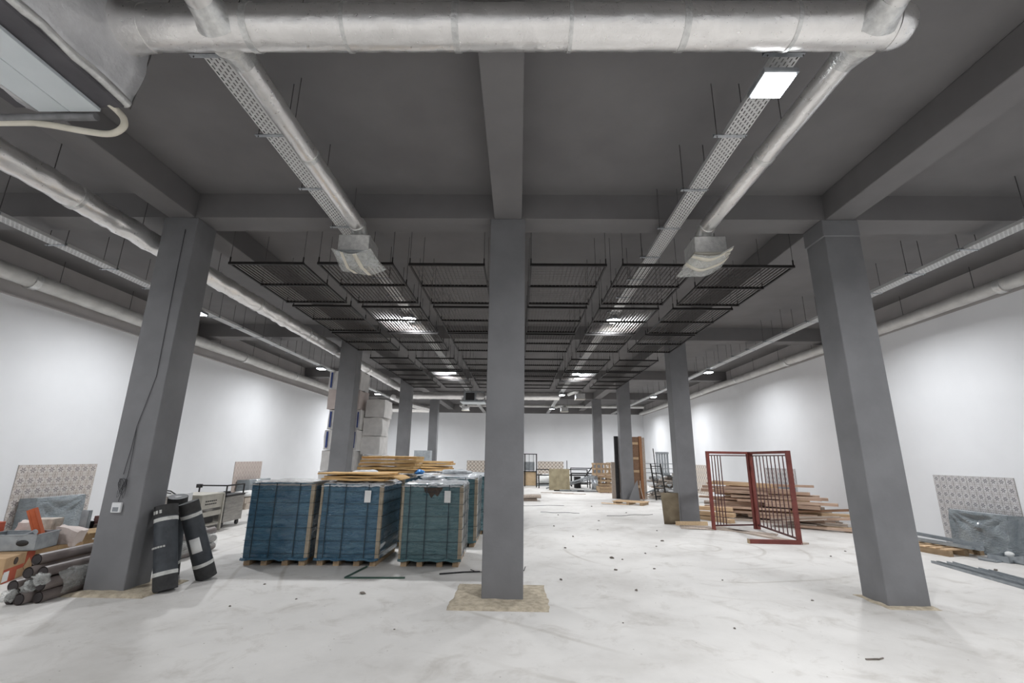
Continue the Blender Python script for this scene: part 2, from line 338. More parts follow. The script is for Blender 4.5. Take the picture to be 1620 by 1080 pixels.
# beams
for x, w_ in ((XL, 'over the boxes side columns'), (XC, 'over the middle columns'), (XR, 'over the plank pile side columns')):
    struct('ceiling_beam', MB().b2((x - .2, WN, HB), (x + .2, WF, HC)), m_ceil, f'grey concrete beam running down the hall {w_}', 'beam', .008)
for k in range(-1, 4):
    y = Y1 + k * S; w_ = 'above the viewer' if k < 0 else f'resting on the {ORD[k]} row of columns'
    b = MB()
    for x0, x1 in ((WL, XL - .2), (XL + .2, XC - .2), (XC + .2, XR - .2), (XR + .2, WR)): b.b2((x0, y, HB + .001), (x1, y + .42, HC))
    struct('ceiling_beam', b, m_ceil, f'grey concrete cross beam {w_}', 'beam')
struct('ceiling_beam', MB().b2((WL, WF - .12, 4.8), (WR, WF, HC)), m_ceil, 'grey concrete cross beam along the top of the far wall', 'beam')
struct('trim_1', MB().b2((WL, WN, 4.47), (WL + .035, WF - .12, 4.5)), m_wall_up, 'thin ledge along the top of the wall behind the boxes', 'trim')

# ================================================================== LAMPS
def lamp_proto(square):
    t = thing('ceiling_lamp', 'x', 'lamp')
    if square:
        obj('housing', MB().b2((-.14, -.14, 0), (.14, .14, .05)), m_galv, t, None, None, .006)
        obj('lens', MB().b2((-.12, -.12, -.012), (.12, .12, -.0005)), m_lens, t)
    else:
        obj('housing', MB().tube([(0, 0, .0), (0, 0, .03), (0, 0, .09), (0, 0, .12)], [.17, .17, .09, .06], 24), m_galv, t)
        obj('lens', MB().tube([(0, 0, -.012), (0, 0, -.0005)], .15, 24), m_lens, t)
    obj('mount', MB().tube([(0, 0, .05), (0, 0, .12)], .012, 8), m_rod, t)
    return t
def lamp_light(t, power):
    d = bpy.data.lights.new('lamp_light', 'AREA'); d.shape = 'DISK'; d.size = .3; d.energy = power; d.color = (.955, .975, 1.0); d.spread = 2.9
    o = bpy.data.objects.new('lamp_light', d); link(o, t); o.location = (0, 0, -.02); return o
pr = {True: None, False: None}
def lamp(x, y, z, square, label, power=1.0):
    if pr[square] is None: t = pr[square] = lamp_proto(square); t.location = (x, y, z); t['label'] = label; t['group'] = 'ceiling lamps'
    else: t = dup(pr[square], (x, y, z), 0, label, 'ceiling lamps')
    return t, LAMP_W * power * (1.28 if y > 20 else 1.0)
todo = []
IR, IL, OR_, OL = 2.13, -2.5, 6.85, -7.25
zz = 4.67
todo.append(lamp(IR - .06, 3.14, zz - .03, True, 'bright square ceiling lamp under the tray beside the big foil duct'))
for i, y in enumerate((9.9, 16.7)):
    todo.append(lamp(IR, y, zz, False, f'round lit ceiling lamp above the {("near", "far")[i]} hanging grids on the plank pile side'))
    todo.append(lamp(IL, y, zz, False, f'round lit ceiling lamp above the {("near", "far")[i]} hanging grids on the pallet side'))
todo.append(lamp(IR, 22.6, zz, False, 'small lit ceiling lamp beside the far white air diffuser'))
todo.append(lamp(IR, 29.3, zz, False, 'small lit ceiling lamp closest to the far wall'))
todo.append(lamp(IL, 26.5, zz, False, 'round lit ceiling lamp near the far wall on the pallet side'))
sl = ['hidden behind the first column', 'above the second bay', 'above the third bay', 'above the last bay']
for i, y in enumerate((9.7, 16.3, 23.2, 30.0)):
    todo.append(lamp(OR_, y, zz + .03, True, f'square lit lamp under the tray by the plank pile wall, {sl[i]}'))
    todo.append(lamp(OL, y, zz + .03, True, f'square lit lamp under the tray by the boxes wall, {sl[i]}'))
for x, w_ in ((IL, 'inner pallet side'), (IR, 'inner plank pile side')): todo.append(lamp(x, -3.6, zz, False, f'round lit ceiling lamp behind the viewer on the {w_} tray'))
for x, w_ in ((OL, 'outer boxes side'), (OR_, 'outer plank pile side')):
    todo.append(lamp(x, 2.8, zz, True, f'square lit lamp abreast of the viewer on the {w_} tray')); todo.append(lamp(x, -3.9, zz, True, f'square lit lamp behind the viewer on the {w_} tray'))
for t, p in todo: lamp_light(t, p)

# ================================================================== CABLE TRAYS
SEC = .95
tray_me = MB().b2((-.105, .006, 0), (.105, SEC - .006, .0015)).b2((-.105, .006, 0), (-.1035, SEC - .006, .05)).b2((.1035, .006, 0), (.105, SEC - .006, .05)).mesh('tray_section')
brk_me = MB().b2((-.2, -.02, -.006), (.122, .02, 0)).b2((-.2, .016, -.006), (.122, .02, .035)).mesh('bracket')
for me, m in ((tray_me, m_tray), (brk_me, m_galv)): me.materials.append(m)
TZ = 4.79
rod_me = MB().tube([(0, 0, -.02), (0, 0, HC - TZ + .02)], .005, 6).mesh('hanger_rod'); rod_me.materials.append(m_rod)
for x, w_ in ((IL, 'above the pallets'), (IR, 'between the middle column and the barred gate'), (OL, 'near the wall behind the boxes'), (OR_, 'near the wall behind the planks')):
    t = thing('cable_tray', f'perforated galvanised cable tray hung on rods {w_}', 'cable tray', (x, 0, TZ), 0, 'cable trays under the ceiling')
    y0, n = (2.98, 22) if abs(x) < 4 else (1.7 - SEC * 2, 26)
    for i in range(n):
        obj('tray_section', tray_me, None, t, (0, y0 + i * SEC, 0))
        if True:
            obj('bracket', brk_me, None, t, (0, y0 + i * SEC, -.001))
            for s_ in (-.17, .114): obj('hanger_rod', rod_me, None, t, (s_, y0 + i * SEC, 0))
    far = MB(); fr = MB()
    y = y0 + n * SEC
    obj('tray_run', MB().b2((-.105, y + .006, 0), (.105, 33.6, .0015)).b2((-.105, y + .006, 0), (-.1035, 33.6, .05)).b2((.1035, y + .006, 0), (.105, 33.6, .05)), m_tray, t)
    while y < 33.6:
        far.b2((-.2, y - .02, -.006), (.122, y + .02, -.001)); [fr.tube([(s_, y, -.01), (s_, y, HC - TZ + .02)], .005, 5) for s_ in (-.17, .114)]; y += SEC
    obj('far_brackets', far, m_galv, t, stuff=True); obj('far_rods', fr, m_rod, t, stuff=True)

# ================================================================== DUCTS
def ring(mb, p, axis, r, w_):
    a = Vector(axis).normalized(); p = Vector(p); mb.tube([p - a * w_ / 2, p + a * w_ / 2], r, 28); return mb
def rod_to(parent, x, y, z, lift=0):
    return obj('hanger_rod', MB().tube([(x, y, z), (x, y, HC + .01)], .004, 6), m_rod, parent)
# big cross duct
t = thing('supply_duct', 'large foil wrapped round duct crossing overhead in front of the columns', 'duct', (0, 2.75, 4.8))
xs = [-3.12, -2.05, -1.32, -.49, .36, 1.2, 2.0, 2.72]
for i in range(len(xs) - 1):
    a, b = xs[i], xs[i + 1]; n = 26
    obj('duct_section', MB().tube([(a + .004 + (b - a - .008) * k / n, 0, 0) for k in range(n + 1)], [.158 + (.004 if k in (0, n) else 0) for k in range(n + 1)], 40, True, .005, seed=i), m_foil, t)
    if 0 < i: obj('joint_band', ring(MB(), (a, 0, 0), (1, 0, 0), .1665, .05 if i % 2 else .03), m_foil2, t)
obj('end_cap', MB().tube([(2.72 + .17 * math.sin(k * PI / 16), 0, 0) for k in range(8)] + [(2.893, 0, 0)], [.164 * math.cos(k * PI / 16) ** .45 for k in range(8)] + [.02], 36, True, .003), m_foil, t)
for x in (-1.7, -.1, 1.6): obj('hanger_rod', MB().tube([(x, 0, .1), (x, 0, HC - 4.79)], .004, 6), m_rod, t)
# branches
def branch(x, ya, yb, label, sag=0):
    t = thing('branch_duct', label, 'duct', (x, ya, 4.76), 0, 'foil branch ducts off the big cross duct'); n = max(4, int(abs(yb - ya) / .06))
    segs = 2; pts = [(0, (yb - ya) * k / n, 0) for k in range(n + 1)]
    h = n // 2
    obj('duct_section', MB().tube(pts[:h + 1], .099, 28, True, .004, seed=x), m_foil, t); obj('duct_section', MB().tube(pts[h:], .1, 28, True, .004, seed=x + 5), m_foil, t)
    obj('joint_band', ring(MB(), pts[h], (0, 1, 0), .108, .06), m_foil2, t)
    c = Vector((0, .15 if yb > ya else -.15, 0)); d = Vector((0, 1 if yb > ya else -1, 0))
    obj('foil_collar', MB().tube([c + d * (.06 * k) for k in range(-1, 3)], [.15, .13, .116, .104], 26, True, .014, seed=3), m_foil2, t)
    return t
BL, BR = -2.27, 2.57
for x, w_ in ((BL, 'pallet'), (BR, 'gate')):
    t = branch(x, 2.75, 5.72, f'slim foil branch duct running to the diffuser on the {w_} side')
    # elbow turning down into the diffuser box
    e = [(0, 2.93 + .19 * math.sin(a), -.19 * (1 - math.cos(a))) for a in [k * PI / 14 for k in range(8)]]; e += [(0, 3.12, -.3)]
    obj('elbow', MB().tube(e, .112, 24, True, .02, seed=9), m_foil2, t)
    rod_to(t, 0, 1.1, .05).scale = (1, 1, (HC - 4.76) / HC)
    branch(x, 2.75, -2.6, f'slim foil branch duct leaving the big duct toward the viewer on the {w_} side')
# diffuser boxes with film still on
def diffuser(x, y, z, label, rz, var, small=False):
    t = thing('air_diffuser', label, 'diffuser', (x, y, z), rz, 'square air diffusers')
    obj('plenum_box', MB().b2((-.215, -.21, 0), (.215, .21, .24)), m_foil2, t, None, None, .008)
    obj('flange', MB().b2((-.24, -.24, -.03), (.24, .24, 0)), m_beige_steel if var else m_galv, t, None, None, .006)
    if not small:
        def fn(a, b):
            s_, q = (a - .5) * 2, (b - .5) * 2; fl_ = .30 + .05 * math.sin(3 * s_ + var * 2) * b
            return Vector((s_ * (.3 + .03 * q), q * .3, -.04 - .14 * (1 - abs(s_) ** 2.2) * (1 - .5 * abs(q)) + .06 * var * s_ - .03 * q + .012 * math.sin(9 * a + 5 * b)))
        obj('protective_film', MB().slab(18, 18, fn, (0, 0, .003)), m_film_clear, t)
        for j, o_ in enumerate((-.4, .25)):
            g = (lambda a, b, o_=o_: Vector(fn(min(1, max(0, .5 + o_ * .5 + (a - .5) * .09 + .05 * (b - .5))), b)) + Vector((0, 0, -.004))) if not var else (lambda a, b, o_=o_: Vector(fn(b, min(1, max(0, .3 + o_ * .5 + (a - .5) * .09)))) + Vector((0, 0, -.004)))
            obj('masking_tape', MB().slab(2, 16, g, (0, 0, .003)), m_hose, t)
    return t
diffuser(BL - .02, 5.9, 4.36, 'boxy air diffuser with a bulging film cover over the pallets', 0.02, 0)
diffuser(BR + .02, 5.9, 4.36, 'boxy air diffuser with a taped film cover on the gate side', -.03, 1)
# long duct left of the columns
t = thing('long_duct', 'long foil wrapped duct running beside the left columns', 'duct', (-5.47, 0, 4.68)); ys = [1.2, 3.6, 4.9, 6.6, 8.9, 11.2, 13.5, 16, 18.5, 21.2]
for i in range(len(ys) - 1):
    a, b = ys[i], ys[i + 1]; n = int((b - a) / .07)
    obj('duct_section', MB().tube([(.006 * math.sin(k * .7), a + .003 + (b - a - .006) * k / n, .004 * math.sin(k * 1.1)) for k in range(n + 1)], .148, 30, True, .022, seed=i * 3), m_foil, t)
    if i: obj('joint_band', ring(MB(), (0, a, 0), (0, 1, 0), .162, .05), m_foil2, t)
    obj('hanger_rod', MB().tube([(0, a + 1, .1), (0, a + 1, HC - 4.67)], .005, 6), m_rod, t)
# ducts along both walls
for x, z, r, w_, vents in ((-9.3, 4.8, .15, 'along the top of the wall behind the boxes', (10.2, 17.2)), (8.9, 4.83, .125, 'along the top of the wall behind the planks', (11.6, 19.4))):
    t = thing('wall_duct', f'pale insulated duct {w_}', 'duct', (x, 0, z), 0, 'ducts along the walls'); ys = [1.0, 4.5, 8, 11.4, 14.9, 18.5, 22, 26, 30, 33.6]; s_ = 1 if x < 0 else -1
    for i in range(len(ys) - 1):
        a, b = ys[i], ys[i + 1]; n = int((b - a) / .12)
        obj('duct_section', MB().tube([(0, a + (b - a) * k / n, .012 * math.sin(a + 3 * k / n)) for k in range(n + 1)], r, 24, True, .012, seed=i), m_plain_duct, t)
        if i: obj('joint_band', ring(MB(), (0, a, 0), (0, 1, 0), r + .02, .12), m_foil2, t)
        for q in (.5, 2.2): obj('hanger_rod', MB().tube([(0, a + q, r * .8), (0, a + q, HC - z + .01)], .006, 6), m_rod, t)
    for y in vents: obj('vent_grille', MB().box((s_ * r * .78, y, -r * .1), (.03, .55, .07), rotm(0, s_ * .25, 0)), m_dark, t)
# air handling unit top left
t = thing('air_handling_unit', 'big air handling unit hanging at the top left corner with pale bottom panels', 'air unit', (-3.46, .9, 4.2))
obj('casing', MB().b2((-.47, -2.4, .03), (.388, 2.03, .76)), m_ahu_dark, t, None, None, .01)
for i in range(2): obj('bottom_panel', MB().b2((-.28 + i * .245, -2.35, .0), (-.04 + i * .245, 2.03, .029)), m_ahu, t, None, None, .003)
obj('foil_side_strip', MB().slab(24, 3, lambda a, b: Vector((-.49 + .2 * b, -2.4 + 4.43 * a, .0 + .07 * (1 - b) + .012 * noise.noise(Vector((a * 12, b * 3, 5))))), (0, 0, .025)), m_ahu_white, t)
pl = lambda a, b: Vector((.4 + .05 * math.sin(PI * b) + .025 * noise.noise(Vector((a * 9, b * 4, 0))), -2.4 + 4.46 * a, .1 + .68 * b))
obj('foil_plenum', MB().slab(40, 12, pl, (-.02, 0, 0)), m_ahu_white, t)
obj('foil_neck', MB().tube([(.3, 1.85, .6), (.4, 1.85, .6), (.5, 1.85, .6), (.62, 1.85, .6)], [.2, .195, .172, .163], 30, True, .01), m_foil, t)
obj('foil_lip', MB().tube([(.39, -2.4 + 4.44 * k / 40, .085 + .008 * math.sin(k * 1.7)) for k in range(41)], .036, 10, True, .012), m_foil2, t)
obj('foil_front', MB().slab(12, 10, lambda a, b: Vector((-.47 + .87 * a, 2.045 + .02 * noise.noise(Vector((a * 6, b * 5, 2))), .1 + .66 * b)), (0, -.012, 0)), m_ahu_white, t)
obj('insulated_pipe', MB().tube([(-2.6, 2.07, -.05), (-.9, 2.07, -.03), (-.1, 2.07, -.012), (.14, 2.07, -.01)], .03, 12), m_pipeins, t)
obj('condensate_hose', MB().tube(smooth([(.29, 2.0, .05), (.31, 2.06, .03), (.36, 2.07, -.03), (.36, 2.08, -.1), (.26, 2.09, -.15), (.05, 2.09, -.125), (-.3, 2.09, -.06), (-.62, 2.09, -.05), (-2.4, 2.09, -.07)], 6), .024, 12), m_hose, t)
obj('cable_drop', MB().tube([(.4, 2.06, .05), (.44, 2.07, .5), (.48, 2.08, HC - 4.202)], .004, 6), m_rod, t)
# far ducts and diffusers
t = thing('far_cross_duct', 'distant foil duct crossing the hall beyond the hanging grids', 'duct', (0, 22.6, 4.58))
for a, b in ((-5.3, -2.72), (-1.69, .1), (.1, 2.0)): obj('duct_section', MB().tube([(a + (b - a) * k / 20, 0, 0) for k in range(21)], .17, 20, True, .015, seed=a), m_foil, t)
t = thing('far_air_unit', 'distant silver air unit joined to the foil cross duct', 'air unit', (-2.15, 22.6, 4.27))
obj('casing', MB().b2((-.55, -.4, 0), (.45, .4, .5)), m_galv, t, None, None, .01); obj('opening', MB().b2((-.45, -.42, .06), (-.02, -.401, .42)), m_dark, t); obj('drip_pan', MB().b2((-.7, -.5, -.05), (.5, .5, 0)), m_ahu, t)
obj('foil_patch', MB().blob((.25, -.42, .25), (.22, .05, .2), .3, seed=4), m_foil, t)
t = thing('far_cross_duct', 'second distant foil duct crossing beside the tall white cartons', 'duct', (-6.6, 28.6, 4.5))
obj('duct_section', MB().tube([(-2.3 + 3.3 * k / 20, 0, 0) for k in range(21)], .2, 20, True, .015), m_foil, t); [obj('hanger_rod', MB().tube([(q, 0, .1), (q, 0, HC - 4.5)], .005, 5), m_rod, t) for q in (-1.6, .2)]; obj('duct_elbow', MB().tube([(1.0, 0, 0), (.5, -1.2, .05), (.1, -2.2, .1), (.05, -5, .1)], .15, 18, True, .01), m_foil, t)
t = thing('far_cross_duct', 'thin distant duct crossing just before the far wall', 'duct', (0, 30.9, 5.03)); obj('duct_section', MB().tube([(-4 + 12.4 * k / 20, 0, 0) for k in range(21)], .1, 16), m_plain_duct, t)
for x, y, l in ((2.9, 21.6, 'small distant diffuser just past the far round lamp on the plank pile side'), (2.75, 27.6, 'smallest distant diffuser close to the far wall on the plank pile side'), (-3.2, 27.6, 'small distant diffuser close to the far wall on the pallet side')):
    t = diffuser(x, y, 4.36, l, 0, 1, True); rod = obj('hanger_rod', MB().tube([(.2, .2, 0), (.2, .2, HC - 4.36)], .005, 5).tube([(-.2, .2, 0), (-.2, .2, HC - 4.36)], .005, 5), m_rod, t); obj('feed_duct', MB().tube([(0, 0, .24), (0, .05, .35), (-.15, .5, .42), (-.4, 1.2, .38)], .09, 16, True, .01), m_plain_duct, t)

# ================================================================== HANGING GRID PANELS
GZ, GW, GL = 4.5, 1.14, 1.8
fx = MB().b2((-.015, -.018, -.02), (GW + .015, .018, .02)).mesh('cross_bar'); fy = MB().b2((-.013, .018, -.013), (.013, GL - .018, .013)).mesh('side_bar')
gm = MB()
for i in range(1, 18): gm.b2((GW * i / 18 - .0016, .02, -.004), (GW * i / 18 + .0016, GL - .02, .016))
for j in range(1, 18): gm.b2((.01, GL * j / 18 - .001, .018), (GW - .01, GL * j / 18 + .001, .020))
gm = gm.mesh('wire_grid'); rm = MB().tube([(0, 0, 0), (0, 0, HC - GZ + .01)], .004, 5).mesh('hanger_rod'); pg = MB().b2((-.008, -.008, 0), (.008, .008, .09)).mesh('corner_peg')
for me, m in ((fx, m_black), (fy, m_black), (gm, m_mesh), (rm, m_rod), (pg, m_black)): me.materials.append(m)
gx = [-4.48, -3.10, -1.69, .17, 1.57, 3.0]; gy = [6.45, 8.5, 10.47, 13.35, 15.4, 17.4]
proto = None
for j, y in enumerate(gy):
    for i, x in enumerate(gx):
        lab = f'black wire grid in the {ORD[j]} row from the viewer, {ORD[i]} across from the pallet side'
        if proto is None:
            t = proto = thing('hanging_grid', lab, 'grid panel', (x, y, GZ), 0, 'wire grids hung under the ceiling')
            for q in (0, .5, 1): obj('cross_bar', fx, None, t, (0, GL * q, 0))
            for q in (0, 1): obj('side_bar', fy, None, t, (GW * q, 0, 0))
            obj('wire_grid', gm, None, t, stuff=True)
            for q in (0, .5, 1):
                for p in (0, 1): obj('corner_peg', pg, None, t, (GW * p, GL * q, .015)); obj('hanger_rod', rm, None, t, (GW * p, GL * q, 0))
        else: dup(proto, (x, y, GZ + (0, .01, -.01)[(i + j) % 3] * .5), 0, lab)

# ================================================================== TILED PANELS ON THE WALLS
def tile_panel(wall, a0, a1, n, rows, mat, label, built, h=1.39):
    """wall: 'L','R','F'; a0..a1 along the wall"""
    L = a1 - a0
    loc, rz = {'L': ((WL, a0, 0), 0), 'R': ((WR, a1, 0), PI), 'F': ((a0, WF, 0), -PI / 2)}[wall]
    t = thing('tiled_panel', label, 'tiled panel', loc, rz, 'patterned tile panels on the walls')
    if built:
        obj('backing', MB().b2((.001, 0, 0), (.012, L, h)), m_grout, t)
        tw, th = L / n, h / rows; me = MB().b2((0, -tw / 2 + .003, -th / 2 + .003), (.008, tw / 2 - .003, th / 2 - .003)).mesh('tile'); me.materials.append(mat)
        for j in range(rows):
            for i in range(n): obj('tile', me, None, t, (.012, tw * (i + .5), th * (j + .5)))
    else: obj('tiled_face', MB().b2((.001, 0, 0), (.02, L, h)), mat, t)
    return t
tile_panel('L', 8.88, 10.55, 9, 7, m_tile_a, 'flower tiled panel on the side wall behind the cardboard boxes', True)
tile_panel('R', 8.86, 10.54, 11, 9, m_tile_b, 'grey flower tiled panel on the wall behind the wrapped grey slab', True)
tile_panel('L', 15.75, 17.4, 0, 0, m_tile_pink, 'pinkish tiled panel on the side wall beyond the steel cart', False)
tile_panel('R', 15.7, 17.6, 0, 0, m_tile_b, 'tiled panel on the wall seen through the red barred gate', False)
tile_panel('R', 22.6, 24.6, 0, 0, m_tile_far, 'yellowish tiled panel on the wall right of the second column', False)
tile_panel('L', 25.0, 26.8, 0, 0, m_mdf, 'pale olive panel on the side wall beside the white cartons', False)
tile_panel('F', -3.7, -1.9, 0, 0, m_tile_far, 'tiled panel on the far wall just left of the middle column', False)
tile_panel('F', 1.4, 3.25, 0, 0, m_tile_far, 'tiled panel on the far wall above the dusty square board', False)
tile_panel('F', 6.3, 8.1, 0, 0, m_tile_far, 'tiled panel on the far wall behind the pallet stack', False)
tile_panel('F', -8.0, -6.2, 0, 0, m_tile_far, 'tiled panel on the far wall behind the cardboard flats', False)
def wrapped(lo, hi, label, s_=1, seed=1):
    t = thing('wrapped_slab', label, 'wrapped slab', ((lo[0] + hi[0]) / 2, (lo[1] + hi[1]) / 2, 0), 0, 'grey wrapped slabs against the walls')
    X, Y, Z = (hi[0] - lo[0]) / 2, (hi[1] - lo[1]) / 2, hi[2]
    def fold(a, b):
        # swags hanging from the two upper corners
        f = 0
        for cx in (0, 1): d = math.hypot(a - cx, (1 - b) * 1.1); an = math.atan2(1 - b, abs(a - cx) + .02); f += abs(math.sin(an * 6.5 + seed * .3)) ** 3 * max(0, 1.05 - d * .8) * min(1, d * 4)
        return .05 * f + .02 * noise.noise(Vector((a * 4, b * 4, seed)))
    m = MB(); q = lambda a, b: Vector((s_ * (X - .04 + fold(a, b) + .06 * (1 - b) ** 2), -Y + 2 * Y * a, .01 + (Z - .01) * b))
    m.grid(36, 22, q); m.grid(36, 6, lambda a, b: q(a, 1).lerp(Vector((-s_ * X, -Y + 2 * Y * a, Z - .01)), b)); m.grid(36, 6, lambda a, b: Vector((-s_ * X, -Y + 2 * Y * a, Z - .01 - (Z - .02) * b)))
    for e in (0, 1): m.grid(8, 12, lambda a, b, e=e: q(e, b).lerp(Vector((-s_ * X, -Y + 2 * Y * e, .01 + (Z - .02) * b)), a) + Vector((0, (.02 + .02 * math.sin(b * 7)) * math.sin(a * PI) * (1 if e else -1), 0)))
    obj('sheet_cover', m, m_grey_film, t); obj('slab_core', MB().b2((-X * .55, -Y + .08, 0), (X * .45, Y - .08, Z - .12)), m_dark, t)
    obj('pale_rim', MB().bar((s_ * (X - .06), -Y + .02, Z + .004), (s_ * (X - .06), Y - .02, Z + .004), .03, .012), m_white_film, t)
    return t
wrapped((-9.5, 9.02, 0), (-9.12, 10.02, .78), 'grey film wrapped slab behind the open boxes at the tiled wall', 1, 1)
wrapped((-9.5, 15.95, 0), (-9.05, 17.3, .8), 'grey film wrapped slab in front of the pinkish tiled panel', 1, 2)
wrapped((8.72, 8.78, 0), (9.07, 9.92, .74), 'grey film wrapped slab against the grey flower tiles', -1, 3)
wrapped((8.66, 15.8, 0), (9.06, 17.2, .8), 'grey wrapped slab seen low through the red gate bars', -1, 4)

# ================================================================== WRAPPED PALLETS
def pallet_base(t, w_, d_):
    for x in (-w_ / 2 + .06, -w_ / 6, w_ / 6, w_ / 2 - .06): obj('runner', MB().b2((x - .045, -d_ / 2, 0), (x + .045, d_ / 2, .085)), m_pallet, t)
    for k in range(6): y = -d_ / 2 + .06 + (d_ - .12) * k / 5; obj('deck_board', MB().b2((-w_ / 2, y - .05, .085), (w_ / 2, y + .05, .107)), m_pallet, t)
def load(x, y, w_, d_, h, rz, label, mat=m_blue, seed=0, carton=False, label_at=None, board=(0, 1), top=m_white_film, lump=.03):
    t = thing('wrapped_pallet', label, 'pallet load', (x, y, 0), rz, 'film wrapped pallets of goods')
    pallet_base(t, w_, d_); hw, hd = w_ / 2 + .01, d_ / 2 + .01; z0 = .085
    obj('wrapped_load', crumple_box((-hw, -hd, z0), (hw, hd, h), 34, .012, 3, seed, .011), mat, t)
    if carton: obj('carton_side', MB().slab(8, 10, lambda a, b: Vector((hw + .012 + .01 * noise.noise(Vector((a * 5, b * 6, seed))), -hd + .03 + a * (2 * hd - .06), z0 + .03 + b * (h - z0 - .05))), (-.012, 0, 0)), m_clear_carton, t)
    fn = lambda a, b: Vector(((a - .5) * 2 * (hw + .02), (b - .5) * 2 * (hd + .02), h + .012 + lump * abs(noise.noise(Vector((a * 5 + seed, b * 5, 1)))) + .6 * lump * abs(noise.noise(Vector((a * 14 + seed, b * 14, 4)))) - (.05 if min(a, b, 1 - a, 1 - b) < .02 else 0)))
    obj('top_sheet', MB().slab(24, 24, fn, (0, 0, -.006)), top, t)
    for sx in (-1, 1):
        if (0 if sx < 0 else 1) in board: obj('corner_board', MB().b2((sx * hw - .04 if sx > 0 else -hw - .014, -hd - .014, z0 + .02), (hw + .016 if sx > 0 else -hw + .02, -hd + .05, h - .01)), m_board, t)
    for q in (.12, .4, .78): obj('vertical_strap', MB().b2((-hw + 2 * hw * q - .006, -hd - .02, z0), (-hw + 2 * hw * q + .006, -hd - .015, h)), m_strap, t)
    for k in range(6):
        z = z0 + .09 + (h - z0 - .2) * k / 5
        obj('band', MB().bar((-hw - .017, -hd - .017, z + .01 * noise.noise(Vector((k, seed, 0)))), (hw + .02, -hd - .017, z), .004, .004), m_strap, t); obj('band', MB().bar((hw + .021, -hd - .017, z), (hw + .021, hd + .017, z), .005, .01), m_strap, t)
    if carton:
        for q in (.3, .62): obj('vertical_strap', MB().b2((hw + .02, -hd + 2 * hd * q - .006, z0), (hw + .026, -hd + 2 * hd * q + .006, h)), m_strap, t)
    obj('film_skirt', MB().slab(24, 2, lambda a, b: Vector((-hw - .02 + a * 2 * (hw + .02), -hd - .018 - .03 * b * abs(math.sin(a * 17 + seed)), z0 + .03 - .035 * b - .008 * math.sin(a * 23))), (0, .006, 0)), mat, t)
    if label_at is not None: obj('paper_label', MB().b2((label_at - .05, -hd - .028, h - .27), (label_at + .05, -hd - .023, h - .09)), m_paper, t)
    return t
load(-3.76, 8.12, .95, 1.15, 1.21, .05, 'blue film wrapped pallet nearest the bitumen rolls', m_blue, 1, board=(1,), top=m_clear_carton, lump=.015)
load(-2.64, 8.17, .94, 1.15, 1.2, 0.0, 'blue film wrapped pallet with flattened cardboard on top', m_blue, 2, label_at=.26)
tp_ = load(-1.37, 8.2, .92, 1.15, 1.21, .02, 'teal film wrapped pallet with torn film and a white label', m_teal, 3, True, .24)
load(-2.72, 9.8, .98, 1.15, 1.24, 0, 'wrapped pallet under the taller stack of folded cardboard', m_blue, 4)
load(-1.3, 9.82, .98, 1.15, 1.26, 0, 'wrapped pallet with a white sheet behind the teal pallet', m_teal, 5, True, None)
load(-2.2, 11.25, .98, 1.15, 1.26, 0, 'wrapped pallet under the shorter stack of folded cardboard', m_blue, 6)
load(-1.0, 11.3, .98, 1.15, 1.26, 0, 'wrapped pallet partly hidden behind the middle column', m_teal, 7, True)
# torn corner of film on the teal pallet
obj('film_tear', MB().slab(14, 5, lambda a, b: Vector((-.15 + .31 * a, -.592 - .006 * math.sin(a * PI), 1.165 - (.13 * math.sin(a * PI) ** .6 * (1 + .25 * math.sin(a * 19))) * b)), (0, .008, 0)), m_print, tp_, label='dark torn hole in the film')
def scrap(name, c, r, mat, label, cat, seed): return solo(name, MB().blob((0, 0, 0), r, .6, 12, 8, 3, seed, -r[2] * .6), mat, label, cat, None, c)
scrap('blue_film_scrap', (-2.0, 9.55, 1.33), (.09, .08, .06), M('bright_blue_film', (40, 110, 180), (70, 140, 205), 6, .4), 'crumpled bright blue film scrap on the white sheets', 'film', 2)
scrap('crumpled_film', (-1.6, 8.65, 1.262), (.18, .1, .045), m_white_film, 'crumpled clear film lump on the teal wrapped pallet', 'film', 4)
scrap('crumpled_film', (-3.05, 9.45, 1.31), (.28, .1, .06), m_white_film, 'crumpled white film in front of the taller cardboard stack', 'film', 5)
scrap('crumpled_film', (-1.25, 9.5, 1.34), (.32, .12, .06), m_white_film, 'crumpled white film on the back pallet beside the middle column', 'film', 6)
# flattened cardboard
def flat(x, y, z, w_, d_, h, rz, label, group, seed, mat=None):
    m = MB().slab(10, 6, lambda a, b: Vector(((a - .5) * w_, (b - .5) * d_, h + .012 * noise.noise(Vector((a * 3 + seed, b * 2, 0))) + (.02 * (a - .85) * 6 if a > .85 else 0) * (seed % 2))), (0, 0, -h * .8))
    m.sm = [False] * len(m.f)
    return solo('cardboard_flat', m, mat or m_cardboard, label, 'cardboard', group, (x, y, z), (0, 0, rz))
for k, (dx, w_, h) in enumerate(((0, 1.02, .04), (.05, 1.06, .03), (-.03, 1.15, .03))):
    flat(-2.66 + dx, 7.95 + .03 * k, 1.248 + .045 * k, w_, .7, h, .01 * k, f'{("bottom", "middle", "top")[k]} flattened cardboard box on the front blue pallet', 'flattened boxes on the front pallet', k)
solo('folded_cardboard', MB().slab(6, 6, lambda a, b: Vector((.3 * (a - .5) + .06 * b, .5 * (b - .5), .05 * math.sin(a * PI) + .02 * b)), (0, 0, -.012)), m_cardboard, 'bent cardboard flap sticking out beside the teal pallet', 'cardboard', None, (-2.1, 8.05, 1.265))
for k in range(5):
    flat(-2.66 + .03 * math.sin(k * 5), 9.9 + .02 * math.cos(k * 3), 1.295 + .07 * k, 1.12 + .03 * math.sin(k * 7), .75, .062, .015 * math.sin(k * 3), f'{ORD[k]} folded cardboard from the bottom of the taller back stack', 'taller stack of folded cardboard', k)
